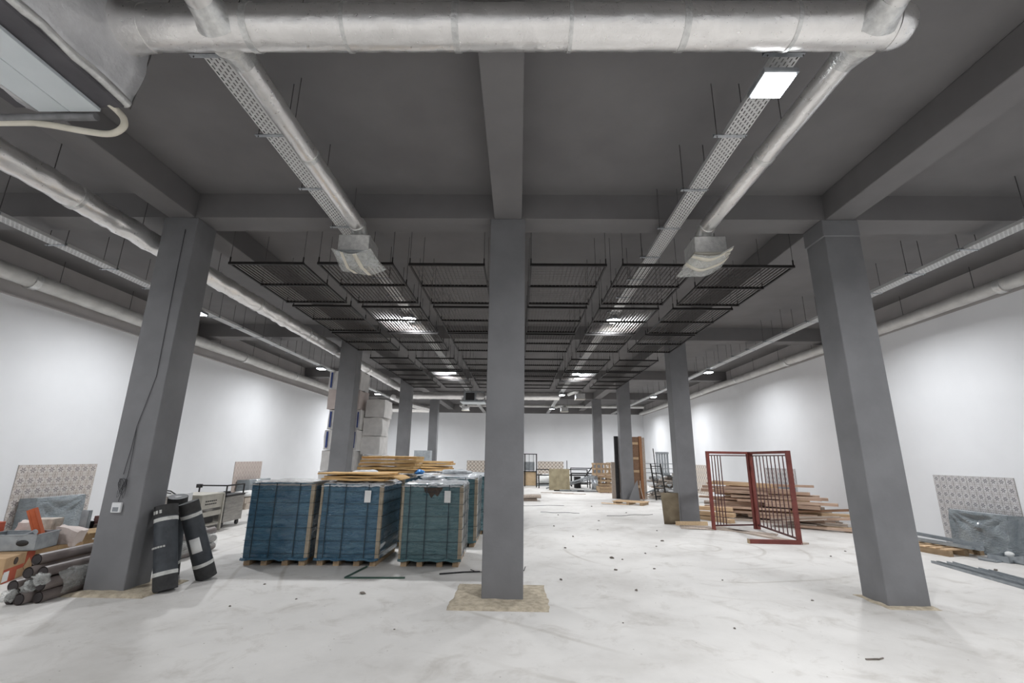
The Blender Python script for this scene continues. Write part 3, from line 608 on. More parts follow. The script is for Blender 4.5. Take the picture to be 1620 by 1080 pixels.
for k in range(4):
    flat(-2.18 + .03 * math.sin(k * 4), 11.2, 1.31 + .058 * k, 1.2, .75, .052, .02 * math.sin(k * 2), f'{ORD[k]} folded cardboard from the bottom of the shorter back stack', 'shorter stack of folded cardboard', k + 3)

# tall stack of white cartons behind the second column
def carton_white(x, y, z, sx, sy, sz, rz, label, seed, blue=False, mat=m_wcart):
    t = thing('white_carton', label, 'carton', (x, y, z), rz, 'tall stack of white cartons')
    obj('carton_body', crumple_box((-sx / 2, -sy / 2, .002), (sx / 2, sy / 2, sz - .004), 6, .03, 3, seed), mat, t)
    obj('tape_strip', MB().b2((-sx / 2, -.03, sz + .012), (sx / 2, .03, sz + .02)), m_white_film, t)
    if blue:
        obj('blue_print', MB().b2((sx / 2 - .36, -sy / 2 - .035, sz * .5), (sx / 2 - .13, -sy / 2 - .022, sz * .78)), m_bluelab, t); obj('blue_stripe', MB().b2((sx / 2 - .085, -sy / 2 - .035, sz * .1), (sx / 2 - .05, -sy / 2 - .022, sz * .9)), m_bluelab, t)
        obj('blue_stripe', MB().b2((-sx / 2 + .06, -sy / 2 - .035, sz * .1), (-sx / 2 + .11, -sy / 2 - .022, sz * .9)), m_bluelab, t)
for k in range(7): carton_white(-5.34 + .04 * math.sin(k * 5), 14.25 + .03 * math.cos(k * 3), .60 * k, .98, .8, .59, .03 * math.sin(k * 2), f'white carton, {ORD[k]} from the floor in the tallest column of the carton stack', k, k in (3, 4, 6), m_pink if k == 5 else m_wcart)
for k in range(6): carton_white(-4.5 + .05 * math.sin(k * 4), 14.6 + .04 * math.cos(k * 2), .56 * k, .58, .85, .55, .05 * math.sin(k * 3 + 1), f'white carton, {ORD[k]} from the floor in the lower column of the carton stack', 20 + k)

# ================================================================== LEFT FOREGROUND
# wrapped pipe bundle beside the near left column
t = thing('pipe_bundle', 'bundle of film wrapped brown plastic pipes lying beside the near left column', 'pipes', (-5.5, 5.55, 0), .02)
pr_ = .062
def pipe(x, z, y0=0, L=3.1, r=pr_): 
    o = obj('pipe', MB().tube([(x, y0, z), (x, y0 + L, z)], r, 16, False), m_pipe, t); b = obj('pipe_bore', MB().tube([(x, y0 + .002, z), (x, y0 + L - .002, z)], r * .82, 14, True), m_bore, o); return o
for i in range(3): pipe(-.13 + i * .128, pr_, rnd.uniform(-.08, .08))
for i in range(3): pipe(-.13 + i * .128, pr_ + .125, rnd.uniform(-.04, .12))
for i in range(2): pipe(-.05 + i * .13, pr_ + .25, rnd.uniform(.02, .1))
pipe(-.08, pr_ + .37, .12, 2.6)
obj('wrap_film', MB().tube([(0, .2 + 2.9 * k / 24, .155 + .01 * math.sin(k)) for k in range(25)], [.23 + .012 * math.sin(k * 2.3) for k in range(25)], 24, False, .05, seed=2), m_film_clear, t)
for v in t.children:
    if v.name.startswith('wrap_film'): v.scale = (.98, 1, .78); v.location.z = .04
for k, (y, w_) in enumerate(((-.05, .12), (.02, .1), (.0, .09))): obj('film_tuft', MB().blob((-.12 + .13 * k, y, .1 + .08 * k), (.07, .08, .06), .7, 12, 8, 4, k), m_film_clear, t)
# bitumen rolls
def roll(b, tp, r, label, paper=False, dots=False):
    b, tp = Vector(b), Vector(tp); L = (tp - b).length; t = thing('bitumen_roll', label, 'roll', b, 0, 'bitumen membrane rolls'); t.rotation_mode = 'QUATERNION'; t.rotation_quaternion = Vector((0, 0, 1)).rotation_difference((tp - b).normalized())
    obj('roll_body', MB().tube([(0, 0, 0), (0, 0, .04), (0, 0, L * .5), (0, 0, L - .03), (0, 0, L)], [r * .97, r, r * .985, r, r * .97], 28), m_bit, t)
    obj('end_wrap', MB().tube([(0, 0, .0), (0, 0, .17)], r * 1.012, 28, False), m_bitend, t); obj('end_wrap', MB().tube([(0, 0, L - .14), (0, 0, L)], r * 1.012, 28, False), m_bitend, t)
    for z in (.17, L - .2): obj('pale_band', MB().tube([(0, 0, z), (0, 0, z + .045)], r * 1.022, 28, False), m_band, t)
    obj('core_hole', MB().tube([(0, 0, L - .01), (0, 0, L + .002)], r * .35, 16), m_dark, t)
    if dots:
        for k in range(7): a = -2.4 + k * .22; obj('white_dot', MB().box((math.cos(a) * r * 1.01, math.sin(a) * r * 1.01, L * .5 + .0 * k), (.02, .02, .02), rotm(0, 0, a)), m_band, t)
        for k in range(3): a = -2.1 + k * .35; obj('white_mark', MB().box((math.cos(a) * r * 1.02, math.sin(a) * r * 1.02, L - .08), (.012, .025, .04), rotm(0, 0, a)), m_band, t)
    if paper:
        g = lambda a, b_: Vector((math.cos(-1.75 + a * 1.0) * r * 1.03, math.sin(-1.75 + a * 1.0) * r * 1.03, L * .36 + b_ * .19)); obj('paper_label', MB().slab(8, 2, g, (0, .004, 0)), m_paper, t)
    return t
roll((-4.33, 6.12, .012), (-4.60, 6.24, .98), .128, 'bitumen roll with pale bands leaning on the near left column, frontmost', dots=True)
roll((-4.22, 6.72, .022), (-4.5, 6.5, 1.0), .122, 'bitumen roll with a white paper label on its side', True)
roll((-4.84, 6.86, .004), (-4.74, 6.62, 1.06), .118, 'bitumen roll standing half hidden behind the near left column')
# thermostat and its wires on the column face
t = thing('wall_thermostat', 'small white thermostat box on the near left column', 'thermostat', (XL - .03, Y1, .98))
obj('case', MB().b2((-.06, -.035, -.06), (.06, -.001, .06)), m_white, t, None, None, .006); obj('screen', MB().b2((-.035, -.039, -.045), (.035, -.035, .005)), M('grey_lcd', (128, 132, 136), (136, 140, 144), 5, .3), t)
t = thing('loose_cable', 'thin dark cable running down the near left column to the thermostat', 'cable', (XL, Y1, 0))
obj('cable_run', MB().tube([(.1, -.008, 4.82), (.1, -.008, 4.2), (.11, -.008, 3.4), (.12, -.008, 2.65), (.06, -.01, 2.3), (.0, -.01, 1.98), (-.01, -.012, 1.7), (-.04, -.012, 1.38)], .0035, 6), m_cable, t)
obj('cable_run', MB().tube([(0, -.01, 1.98), (.02, -.012, 1.7), (.02, -.012, 1.36), (-.01, -.015, 1.2), (-.03, -.014, 1.05)], .003, 6), m_cable, t)
for k in range(4): obj('wire_tangle', MB().tube([(-.03 + .05 * math.cos(a + k) + .01 * k, -.016 - .006 * k, 1.27 - .02 * k + (.06 + .02 * k) * math.sin(a * (1 + .3 * k))) for a in [j * .5 for j in range(14)]], .0022, 5), m_cable, t)

# cartons and clutter at the left edge
def boxm(sx, sy, sz, wall=None):
    m = MB()
    if wall is None: return m.b2((-sx / 2, -sy / 2, 0), (sx / 2, sy / 2, sz))
    m.b2((-sx / 2, -sy / 2, 0), (sx / 2, sy / 2, .012))
    for a in ((-sx / 2, -sy / 2, sx / 2, -sy / 2 + wall), (-sx / 2, sy / 2 - wall, sx / 2, sy / 2), (-sx / 2, -sy / 2, -sx / 2 + wall, sy / 2), (sx / 2 - wall, -sy / 2, sx / 2, sy / 2)): m.b2((a[0], a[1], 0), (a[2], a[3], sz))
    return m
def words_on(parent, text, size, loc, rot, mat, name='lettering'):
    c = bpy.data.curves.new(name, 'FONT'); c.body = text; c.size = size; c.extrude = .001; c.align_x = 'CENTER'; c.align_y = 'CENTER'; c.materials.append(mat)
    o = bpy.data.objects.new(name, c); me = bpy.data.meshes.new_from_object(o); bpy.data.objects.remove(o)
    return obj(name, me, mat, parent, loc, rot)
t = thing('red_carton', 'red and tan printed carton on the floor at the left edge', 'carton', (-6.98, 6.47, 0), .41)
obj('carton_body', boxm(.6, .7, .31), m_carton, t, None, None, .006)
obj('red_print', MB().b2((.3, -.35, .12), (.304, .1, .17)).b2((.3, -.33, .0), (.304, -.05, .13)).b2((.3, .12, .15), (.304, .35, .31)), m_red, t); obj('white_print', MB().b2((.3, -.34, .02), (.305, -.22, .14)), m_paper, t)
obj('tan_flap', MB().box((.303, .2, .12), (.006, .15, .15), rotm(.785)), m_carton, t); obj('round_mark', MB().tube([(.3, -.12, .24), (.306, -.12, .24)], .045, 16), m_print, t)
t = thing('brown_carton', 'brown carton with dark print behind the plastic pipes', 'carton', (-7.0, 7.24, 0), -.28)
obj('carton_body', boxm(.52, .58, .31), m_carton, t, None, None, .006); words_on(t, 'TIVA', .1, (.263, -.12, .1), (PI / 2, 0, PI / 2), m_print)
obj('round_mark', MB().tube([(.26, -.26, .1), (.265, -.26, .1)], .035, 12), m_print, t); obj('barcode_label', MB().b2((.26, .1, .07), (.264, .26, .11)), m_print, t); obj('tape_strip', MB().b2((-.26, -.03, .31), (.262, .03, .314)).b2((.26, -.03, .23), (.264, .03, .314)), m_carton2, t)
t = thing('open_carton', 'tall open tan carton holding upright profiles next to the column', 'carton', (-7.0, 7.86, 0), -.22)
obj('carton_wall', boxm(.5, .5, .46, .012), m_carton2, t); obj('flap', MB().bar((.255, -.25, .46), (.38, -.25, .4), .006, .004, (0, 1, 0)).box((.29, 0, .44), (.12, .48, .006), rotm(0, .5, 0)), m_carton2, t); obj('printed_mark', MB().b2((.251, -.1, .3), (.254, -.06, .32)), m_paper, t)
for i, (x, y, w_, d_, h, mat, l, n) in enumerate(((.02, -.1, .16, .05, .72, m_dgalv, 'grey flat metal profile standing in the open carton', 'metal_profile'), (.12, .12, .1, .08, .58, m_dark, 'dark square profile standing in the open carton', 'dark_profile'), (.16, .0, .07, .06, .5, m_print, 'dark brown block standing lowest in the open carton', 'dark_block'), (-.14, .1, .09, .09, .52, m_dark, 'black plastic piece at the back of the open carton', 'plastic_piece'), (-.05, .16, .12, .07, .6, M('maroon_card', (96, 62, 58), (110, 74, 70), 5, .7), 'maroon folded card standing in the open carton', 'folded_card'))):
    m = MB()
    if i == 0: m.b2((-w_ / 2, -d_ / 2, 0), (w_ / 2, -d_ / 2 + .006, h)).b2((-w_ / 2, -d_ / 2, 0), (-w_ / 2 + .006, d_ / 2, h)).b2((w_ / 2 - .006, -d_ / 2, 0), (w_ / 2, d_ / 2, h))
    else: m.b2((-w_ / 2, -d_ / 2, 0), (w_ / 2, d_ / 2, h)).b2((-w_ / 2 - .004, -d_ / 2 - .004, h * .9), (w_ / 2 + .004, d_ / 2 + .004, h * .93))
    c, s_ = math.cos(-.22), math.sin(-.22)
    solo(n, m, mat, l, 'profile', None, (-7.0 + c * x - s_ * y, 7.86 + s_ * x + c * y, .014), (0, 0, -.22))
t = thing('tan_carton', 'tan carton under the clutter behind the grey metal box', 'carton', (-7.5, 7.58, 0), .1); obj('carton_body', boxm(.42, .5, .42), m_carton2, t, None, None, .006); obj('tape_strip', MB().b2((-.21, -.03, .42), (.21, .03, .424)), m_carton, t)
t = thing('red_tall_carton', 'tall red carton cut off by the left picture edge', 'carton', (-7.86, 6.98, 0), .3); obj('carton_body', boxm(.4, .4, .62), m_red, t, None, None, .006); obj('tan_print', MB().b2((.2, -.1, .1), (.204, .15, .3)), m_carton, t)
t = thing('metal_box', 'grey open metal box with an oval socket resting on the cartons', 'metal box', (-7.06, 6.86, .316), .22)
obj('metal_shell', boxm(.66, .42, .2, .006), m_dgalv, t, None, None, .004); obj('oval_socket', MB().blob((.17, -.212, .1), (.075, .012, .04), 0), m_dark, t); obj('rim', MB().b2((-.34, -.22, .2), (.34, -.2, .212)).b2((-.34, .2, .2), (.34, .22, .212)).b2((-.34, -.22, .2), (-.32, .22, .212)).b2((.32, -.22, .2), (.34, .22, .212)), m_dgalv, t)
for x in (-.2, .1): obj('rivet', MB().blob((x, -.213, .14), (.012, .006, .012), 0, 8, 6), m_galv, t)
solo('terracotta_profile', MB().b2((-.055, -.03, 0), (.055, .03, .5)).b2((-.045, -.034, .02), (-.02, -.03, .48)).b2((.02, -.034, .02), (.045, -.03, .48)), m_terra, 'orange terracotta profile leaning out of the metal box', 'profile', None, (-6.93, 7.04, .37), (.12, -.38, .1))
solo('white_tube', MB().tube([(0, 0, 0), (.42, .02, .02)], .05, 18).tube([(-.01, 0, 0), (.43, .02, .02)], .038, 14), m_white_film, 'white foam tube lying on the clutter by the red carton', 'tube', None, (-7.9, 7.62, .48), (0, 0, .1))
solo('silver_tube', MB().tube([(0, 0, 0), (.36, -.02, .16)], .03, 14).tube([(.35, -.02, .155), (.37, -.02, .164)], .036, 14), m_galv, 'thin silver tube tilted inside the grey metal box', 'tube', None, (-7.28, 6.92, .37))
solo('crumpled_carton', crumple_box((-.16, -.13, 0), (.16, .13, .22), 6, .05, 5, 3), m_pink, 'crumpled pale carton piece beside the terracotta profile', 'carton', None, (-6.86, 7.34, .32), (.1, .3, .4))
solo('foam_scrap', crumple_box((-.17, -.1, 0), (.17, .1, .14), 5, .05, 6, 8), m_pink, 'pinkish foam scrap next to the red tall carton', 'foam', None, (-7.6, 7.5, .425), (0, .15, .3))
solo('taupe_box', boxm(.3, .24, .2).b2((.151, -.06, .04), (.155, .06, .12)), m_scrap, 'taupe cardboard box behind the grey metal box', 'box', None, (-7.42, 7.55, .426), (0, 0, .2))

# steel kitchen pieces along the left
def table(x, y, w_, d_, h, label, apron):
    t = thing('steel_table', label, 'table', (x, y, 0), .05); mm = m_beige_steel
    obj('table_top', MB().b2((-w_ / 2 - .02, -d_ / 2 - .02, h - .03), (w_ / 2 + .02, d_ / 2 + .02, h)), mm, t, None, None, .004); obj('apron', MB().b2((-w_ / 2, -d_ / 2, h - apron), (w_ / 2, d_ / 2, h - .03)), mm, t)
    for sx in (-1, 1):
        for sy in (-1, 1): obj('leg', MB().b2((sx * w_ / 2 - .025, sy * d_ / 2 - .025, 0), (sx * w_ / 2 + .025, sy * d_ / 2 + .025, h - .03)), mm, t)
    obj('lower_shelf', MB().b2((-w_ / 2 + .01, -d_ / 2 + .01, .14), (w_ / 2 - .01, d_ / 2 - .01, .18)), mm, t); obj('cross_rail', MB().b2((w_ / 2 - .01, -d_ / 2, h - apron - .16), (w_ / 2 + .01, d_ / 2, h - apron - .06)).b2((-w_ / 2, -d_ / 2 - .01, h - apron - .16), (w_ / 2, -d_ / 2 + .01, h - apron - .06)), mm, t)
    for k in range(2):
        for j in range(6): obj('vent_slot', MB().b2((w_ / 2 + .0005, -d_ / 2 + .16 + j * .07, h - .16 - k * .06), (w_ / 2 + .004, -d_ / 2 + .21 + j * .07, h - .135 - k * .06)), m_dark, t)
    obj('burner_box', MB().b2((-w_ / 2 + .1, -d_ / 2 + .1, .181), (w_ / 2 - .1, d_ / 2 - .1, .4)), m_dark, t)
    return t
table(-6.96, 10.35, .62, .8, .8, 'pale steel table with vent slots and a lower shelf', .3)
t = thing('steel_cart', 'stainless steel cabinet cart on casters with a dark top frame', 'cart', (-7.1, 11.35, 0), .06)
obj('cabinet', MB().b2((-.35, -.4, .12), (.35, .4, .68)), m_stainless, t, None, None, .006); obj('hob_plate', MB().b2((-.36, -.41, .68), (.36, .41, .72)), m_dark, t)
for sx in (-1, 1):
    for sy in (-1, 1): obj('caster', MB().tube([(sx * .28 - .02, sy * .33, .06), (sx * .28 + .02, sy * .33, .06)], .058, 14).b2((sx * .28 - .03, sy * .33 - .03, .09), (sx * .28 + .03, sy * .33 + .03, .12)), m_dark, t)
for k in range(3): obj('burner', MB().tube([(.0, -.25 + .25 * k, .72), (0, -.25 + .25 * k, .76)], .08, 14), m_dark, t)
fr = MB()
for sy in (-.38, .38): fr.bar((.32, sy, .72), (.32, sy, .93), .025, .025)
fr.bar((.32, -.38, .93), (.32, .38, .93), .03, .03).bar((-.3, -.38, .93), (.32, -.38, .93), .03, .03).bar((-.3, -.38, .72), (-.3, -.38, .93), .025, .025)
obj('top_frame', fr, m_dark, t); obj('front_lamp', MB().b2((-.36, -.42, .88), (-.26, -.34, .96)), m_dark, t)
t = thing('steel_machine', 'grey steel machine with a curved hose partly behind the column', 'machine', (-6.95, 9.3, 0), .05)
obj('machine_body', MB().b2((-.35, -.3, .3), (.33, .3, .86)), m_stainless, t, None, None, .006); obj('white_edge', MB().b2((.33, -.32, .2), (.36, .32, .88)).b2((-.36, -.33, .85), (.36, -.3, .89)), m_white, t)
for sx in (-.3, .28):
    for sy in (-.25, .25): obj('leg', MB().b2((sx - .025, sy - .025, 0), (sx + .025, sy + .025, .3)), m_beige_steel, t)
obj('hose', MB().tube([(-.3, -.2, .9), (.0, -.22, .97), (.25, -.2, .94), (.42, -.15, .82), (.5, -.1, .6), (.48, -.08, .4), (.36, -.1, .28)], .012, 8), m_dark, t); obj('hose', MB().tube([(-.3, -.25, .88), (.1, -.28, .93), (.3, -.25, .9)], .01, 8), m_dark, t)
# pale blocks by the pinkish panel
for k in range(6): solo('pale_block', boxm(.38, .3, .17).b2((-.1, -.151, .05), (.1, -.15, .12)), m_brickw, f'pale wrapped block in the {("lower", "upper")[k // 3]} layer below the pinkish tiles, {ORD[k % 3]} along', 'block', 'pale blocks by the wall', (-8.55 + .02 * (k % 2), 14.35 + .42 * (k % 3), .172 * (k // 3)), (0, 0, .1 * math.sin(k)))
scrap('white_bag', (-8.5, 14.8, .44), (.3, .55, .1), m_foam, 'limp white bag lying over the pale blocks', 'bag', 3)

# ================================================================== FLOOR BITS IN THE MIDDLE
solo('green_strip', MB().bar((-2.29, 7.53, .012), (-2.38, 6.86, .012), .022, .018).bar((-2.38, 6.86, .012), (-1.56, 6.91, .012), .022, .018), m_green, 'bent dark green metal strip lying in front of the blue pallets', 'metal strip')
solo('grey_rod', MB().tube([(-1.12, 7.15, .012), (-.8, 7.28, .012), (-.55, 7.33, .012)], .01, 8).tube([(-.7, 7.45, .011), (-.6, 7.3, .012), (.1, 7.4, .02), (.12, 7.5, .05)], .006, 6), m_cable, 'thin grey rods on the floor behind the middle column', 'rod')
dm = [MB().blob((0, 0, 0), (.05, .035, .02), .5, 9, 6, 3, s, -.008).mesh('debris_chip') for s in range(4)]
for m_ in dm: m_.materials.append(m_stone)
spots = [(-1.9, 6.16, 1.3), (1.54, 6.51, .9), (1.61, 8.45, 1.4), (1.77, 8.36, .8), (.61, 6.98, .9), (2.12, 7.72, .7), (2.3, 8.9, .8), (1.5, 7.6, 1), (2.9, 7.1, .6), (.9, 9.3, .9), (2.7, 9.6, .7), (1.2, 10.6, 1), (3.0, 10.2, 1.2), (-3.3, 6.5, .6), (-3.2, 5.6, .6), (-2.6, 5.9, .5), (2.2, 5.2, .5), (3.6, 6.2, .6), (1.1, 5.3, .4), (-1.2, 5.0, .4), (5.6, 8.9, .8), (6.2, 9.4, .7), (7.6, 8.0, 1.2), (3.3, 11.6, .9), (2.2, 13.2, 1), (3.4, 15.2, 1.1), (1.2, 14.4, .9), (2.6, 17, 1.2), (.9, 12.1, 1.1), (1.9, 11.6, .7)]
for i, (x, y, s) in enumerate(spots):
    o = obj('debris_chip', dm[i % 4], None, None, (x, y, .008 * s), (0, 0, i * 1.3)); o.scale = (s * .6, s * .55, s * .6); tag(o, 'small dark chip of building debris lying on the pale floor', 'debris', 'debris chips on the floor')
solo('dark_splinter', MB().bar((0, 0, .006), (.12, .01, .006), .015, .01).bar((.1, .0, .006), (.17, .03, .008), .01, .008), m_stone, 'dark splinter lying alone in the near right foreground', 'debris', None, (3.0, 4.5, 0))
for k, (x, y, L, a) in enumerate(((.55, 17.0, 2.2, .2), (1.3, 15.0, 1.2, -.1), (3.4, 14.6, 1.6, .4))): solo('floor_wire', MB().tube([(L * (j / 8 - .5), .08 * math.sin(j * 1.3 + k), .006) for j in range(9)], .006, 5), m_cable, f'thin dark wire on the floor, {ORD[k]} of the three beyond the middle column', 'wire', None, (x, y, 0), (0, 0, a))

# ================================================================== RIGHT SIDE: GATE
t = thing('barred_gate', 'dark red steel gate frame with vertical bars standing half open', 'gate', (5.75, 10.08, 0))
GP = [Vector((4.77 - 5.75, 11.9 - 10.08, 0)), Vector((5.9 - 5.75, 12.15 - 10.08, 0)), Vector((0, 0, 0))]
HG = 1.86
def up(p, z): return (p.x, p.y, z)
def leaf(a, b, bars, post_w, extra=0):
    d = (b - a).normalized(); L = (b - a).length
    for i, p in enumerate((a, b)): obj('post', MB().bar(up(p, 0), up(p, HG), post_w, .07, d), m_gate, t)
    obj('top_rail', MB().bar(up(a, HG - .03), up(b, HG - .03), .06, .06), m_gate, t); obj('inner_rail', MB().bar(up(a + d * .05, HG - .1), up(b - d * .05, HG - .1), .025, .025), m_gatebar, t)
    obj('bottom_rail', MB().bar(up(a, .1), up(b, .1), .035, .035), m_gatebar, t)
    for s_ in bars: p = a + (b - a) * s_; obj('bar', MB().bar(up(p, .1), up(p, HG - .1), .018, .018, d), m_gatebar, t)
leaf(GP[0], GP[1], (.1, .17, .24, .31), .06)
leaf(GP[1] + Vector((.06, -.02, 0)), GP[2], [.07 + .1 * k for k in range(10)], .085)
obj('foot_rail', MB().bar((.03, 0, .04), (-1.0, .05, .04), .08, .08), m_gate, t); obj('foot_end', MB().b2((-1.01, 0, .0), (-1.0, .1, .085)), m_pallet, t)
for z in (.4, 1.4): obj('hinge', MB().tube([up(GP[1] + Vector((.03, -.05, 0)), z), up(GP[1] + Vector((.03, -.05, 0)), z + .12)], .025, 10), m_gate, t)
solo('grey_plank', MB().b2((-.1, -1.2, 0), (.1, 1.2, .03)), m_plank2, 'grey plank lying on the floor inside the gate', 'plank', None, (5.45, 11.2, 0), (0, 0, .35))
solo('grey_plank', MB().b2((-.09, -.9, 0), (.09, .9, .03)), m_plank2, 'short grey plank lying beside the plank inside the gate', 'plank', None, (5.2, 11.75, 0), (0, 0, .9))
# plank pile
rp = random.Random(11); base_dir = math.atan2(-.58, .81)
A, B = Vector((5.6, 14.3, 0)), Vector((8.35, 12.3, 0)); nrm = Vector((.58, .81, 0))
pms = [(2.4, .2, .07), (1.8, .16, .09), (2.8, .24, .06), (1.3, .14, .1), (2.2, .2, .055), (1.7, .3, .05)]
mats = [m_plank, m_plank2, m_plank3, m_plank]; vm = []
for L, w_, h in pms:
    vm.append([])
    for k in range(4): me = MB().b2((-w_ / 2, -L / 2, 0), (w_ / 2, L / 2, h)).mesh('plank'); me.materials.append(mats[k]); vm[-1].append(me)
for layer in range(10):
    z = layer * .102; frac = layer / 10
    la = rp.gauss(0, .03 + .12 * frac)
    nn = 7 if layer < 3 else 6 if layer < 6 else 5 if layer < 8 else 3
    for q in range(nn):
        lane = (1.8 - .6 * frac) / nn; i = rp.choice([k for k in range(6) if pms[k][1] < lane * .93]); L, w_, h = pms[i]
        s = rp.uniform(.2, .84 - .5 * frac); p = (q + .5) / nn * (1.8 - .6 * frac) + .35 * frac - .1
        c = A + (B - A) * s + nrm * p; ang = base_dir - PI / 2 + la + rp.gauss(0, .006 + (.12 if layer > 7 else 0))
        ext = abs(math.sin(-ang)) * L / 2 + .15
        dv = Vector((.81, -.58, 0)); over = c.x + ext - (WR - .12); under = 4.98 + ext - c.x
        if over > 0: c -= dv * (over / dv.x)
        elif under > 0: c += dv * (under / dv.x)
        tilt = (rp.gauss(0, .006), rp.gauss(0, .02)) if layer else (0, 0)
        o = obj('plank', vm[i][rp.randrange(4)], None, None, (c.x, c.y, z), (tilt[0], tilt[1], ang))
        tag(o, 'weathered timber plank in the big pile behind the red gate', 'plank', 'planks of the big pile')
for k, (x, y, a, L, tilt) in enumerate(((7.05, 12.35, .95, 1.3, .1), (7.25, 12.5, .95, 1.4, .1), (7.5, 12.45, .8, 1.2, .08))):
    solo('wide_board', MB().b2((-.13, -L / 2, 0), (.13, L / 2, .03)), m_plank2, f'wide grey board sloping at the low end of the plank pile, {ORD[k]} of three', 'board', 'wide boards on the pile end', (x, y, .12 + .045 * k + tilt * .5), (tilt * -1.2, .12, a))
for k, (x, y, z, L, a) in enumerate(((7.7, 13.0, .32, 2.3, .95), (8.05, 12.4, .2, 1.5, .9), (8.0, 12.05, .03, 1.1, 1.1), (8.3, 11.8, .03, .8, 1.3), (7.6, 12.0, .03, 1.4, .95))):
    solo('dark_batten', MB().b2((-.05, -L / 2, 0), (.05, L / 2, .055)), (m_dark_wood, m_plank, m_pallet, m_plank3, m_plank)[k], f'batten at the thin end of the plank pile, {ORD[k]} from the top', 'batten', 'battens at the pile end', (x, y, z), (-.1 if k < 2 else 0, 0, a))
for k, (x, y, z, a) in enumerate(((5.5, 13.6, .0, .5), (5.55, 13.75, .12, .9), (5.6, 14.0, .24, 1.2))): solo('timber_offcut', MB().b2((-.11, -.55, 0), (.11, .55, .1)), m_plank3, f'thick timber offcut by the second column, {("lowest", "middle", "upper")[k]} of three', 'timber', 'timber offcuts', (x, y, z), (0, 0, a))
# wire loop by the right wall
solo('wire_loop', MB().tube([(.0, .5 * math.cos(a), .32 + .32 * math.sin(a) + .02 * math.sin(3 * a)) for a in [j * 2 * PI / 24 for j in range(25)]], .006, 6, False), m_rod, 'thin wire loop leaning against the wall by the pile end', 'wire', None, (WR - .04, 12.1, 0))

# boards at the second right column
t = solo('leaning_board', MB().slab(2, 6, lambda a, b: Vector(((a - .5) * (.40 + .06 * b), .06 * b, .78 * b)), (0, .03, 0)), m_mdf2, 'brown dusty board standing against the second column', 'board', None, (4.05, 12.78, 0)); 
solo('floor_board', MB().b2((-.42, -.012, 0), (.42, .012, .1)), m_ply, 'narrow pale board on edge at the foot of the second column', 'board', None, (4.5, 12.62, 0), (-.12, 0, .05))
solo('floor_sheet', MB().slab(4, 4, lambda a, b: Vector(((a - .5) * .75, (b - .5) * .6, .012 + .01 * math.sin(3 * a))), (0, 0, -.01)), m_plank2, 'flat grey sheet lying in front of the second column', 'sheet', None, (4.45, 12.2, 0), (0, 0, -.25))

# ================================================================== RIGHT FOREGROUND PROFILES
def uch(L, w_, h, th=.004): return MB().b2((-w_ / 2, 0, 0), (w_ / 2, L, th)).b2((-w_ / 2, 0, 0), (-w_ / 2 + th, L, h)).b2((w_ / 2 - th, 0, 0), (w_ / 2, L, h))
for k, (x, y, L) in enumerate(((7.02, 5.0, 3.52), (7.12, 5.2, 3.3), (7.22, 5.2, 3.28), (7.33, 5.3, 2.75), (7.44, 5.2, 2.72))):
    solo('steel_profile', uch(L, .092, .04), m_dgalv, f'galvanised channel profile on the floor, {ORD[k]} from the near right column', 'profile', 'steel channel profiles on the floor', (x - .3, y, 0), (0, 0, -.1 + .02 * math.sin(k * 2)))
t = thing('wooden_pallet', 'wooden pallet carrying steel profiles by the wrapped slab', 'pallet', (8.1, 9.62, 0), .25)
for x in (-.38, 0, .38): obj('block_runner', MB().b2((x - .05, -.5, 0), (x + .05, .5, .1)), m_pallet, t)
for k in range(6): obj('deck_board', MB().b2((-.45, -.48 + k * .175, .1), (.45, -.38 + k * .175, .122)), m_plank3, t)
for k, (x, y, z, a, L) in enumerate(((8.35, 8.95, .125, .32, 1.35), (8.22, 8.98, .14, .45, 1.3), (8.45, 9.05, .17, .38, 1.3))): solo('steel_profile', uch(L, .11, .05), m_dgalv, f'galvanised channel profile on the wooden pallet, {("lowest", "middle", "uppermost")[k]}', 'profile', 'steel profiles on the pallet', (x, y, z), (.03 * k, 0, a))
for k, (x, y, w_, d_, a) in enumerate(((8.3, 8.75, .3, .25, .3), (8.55, 8.35, .12, .5, .1))): solo('metal_offcut', MB().b2((-w_ / 2, -d_ / 2, 0), (w_ / 2, d_ / 2, .02)).b2((-w_ / 2, -d_ / 2, 0), (-w_ / 2 + .01, d_ / 2, .05)), m_dgalv, f'{("flat", "narrow")[k]} metal offcut on the floor near the wrapped slab', 'metal offcut', None, (x, y, 0), (0, 0, a))
t = thing('metal_tray', 'small grey metal tray at the right picture edge', 'metal tray', (8.55, 8.75, 0), .3); obj('tray_pan', boxm(.45, .3, .1, .006), m_dgalv, t); obj('white_lump', MB().blob((.1, 0, .1), (.06, .06, .05), .3), m_foam, t)

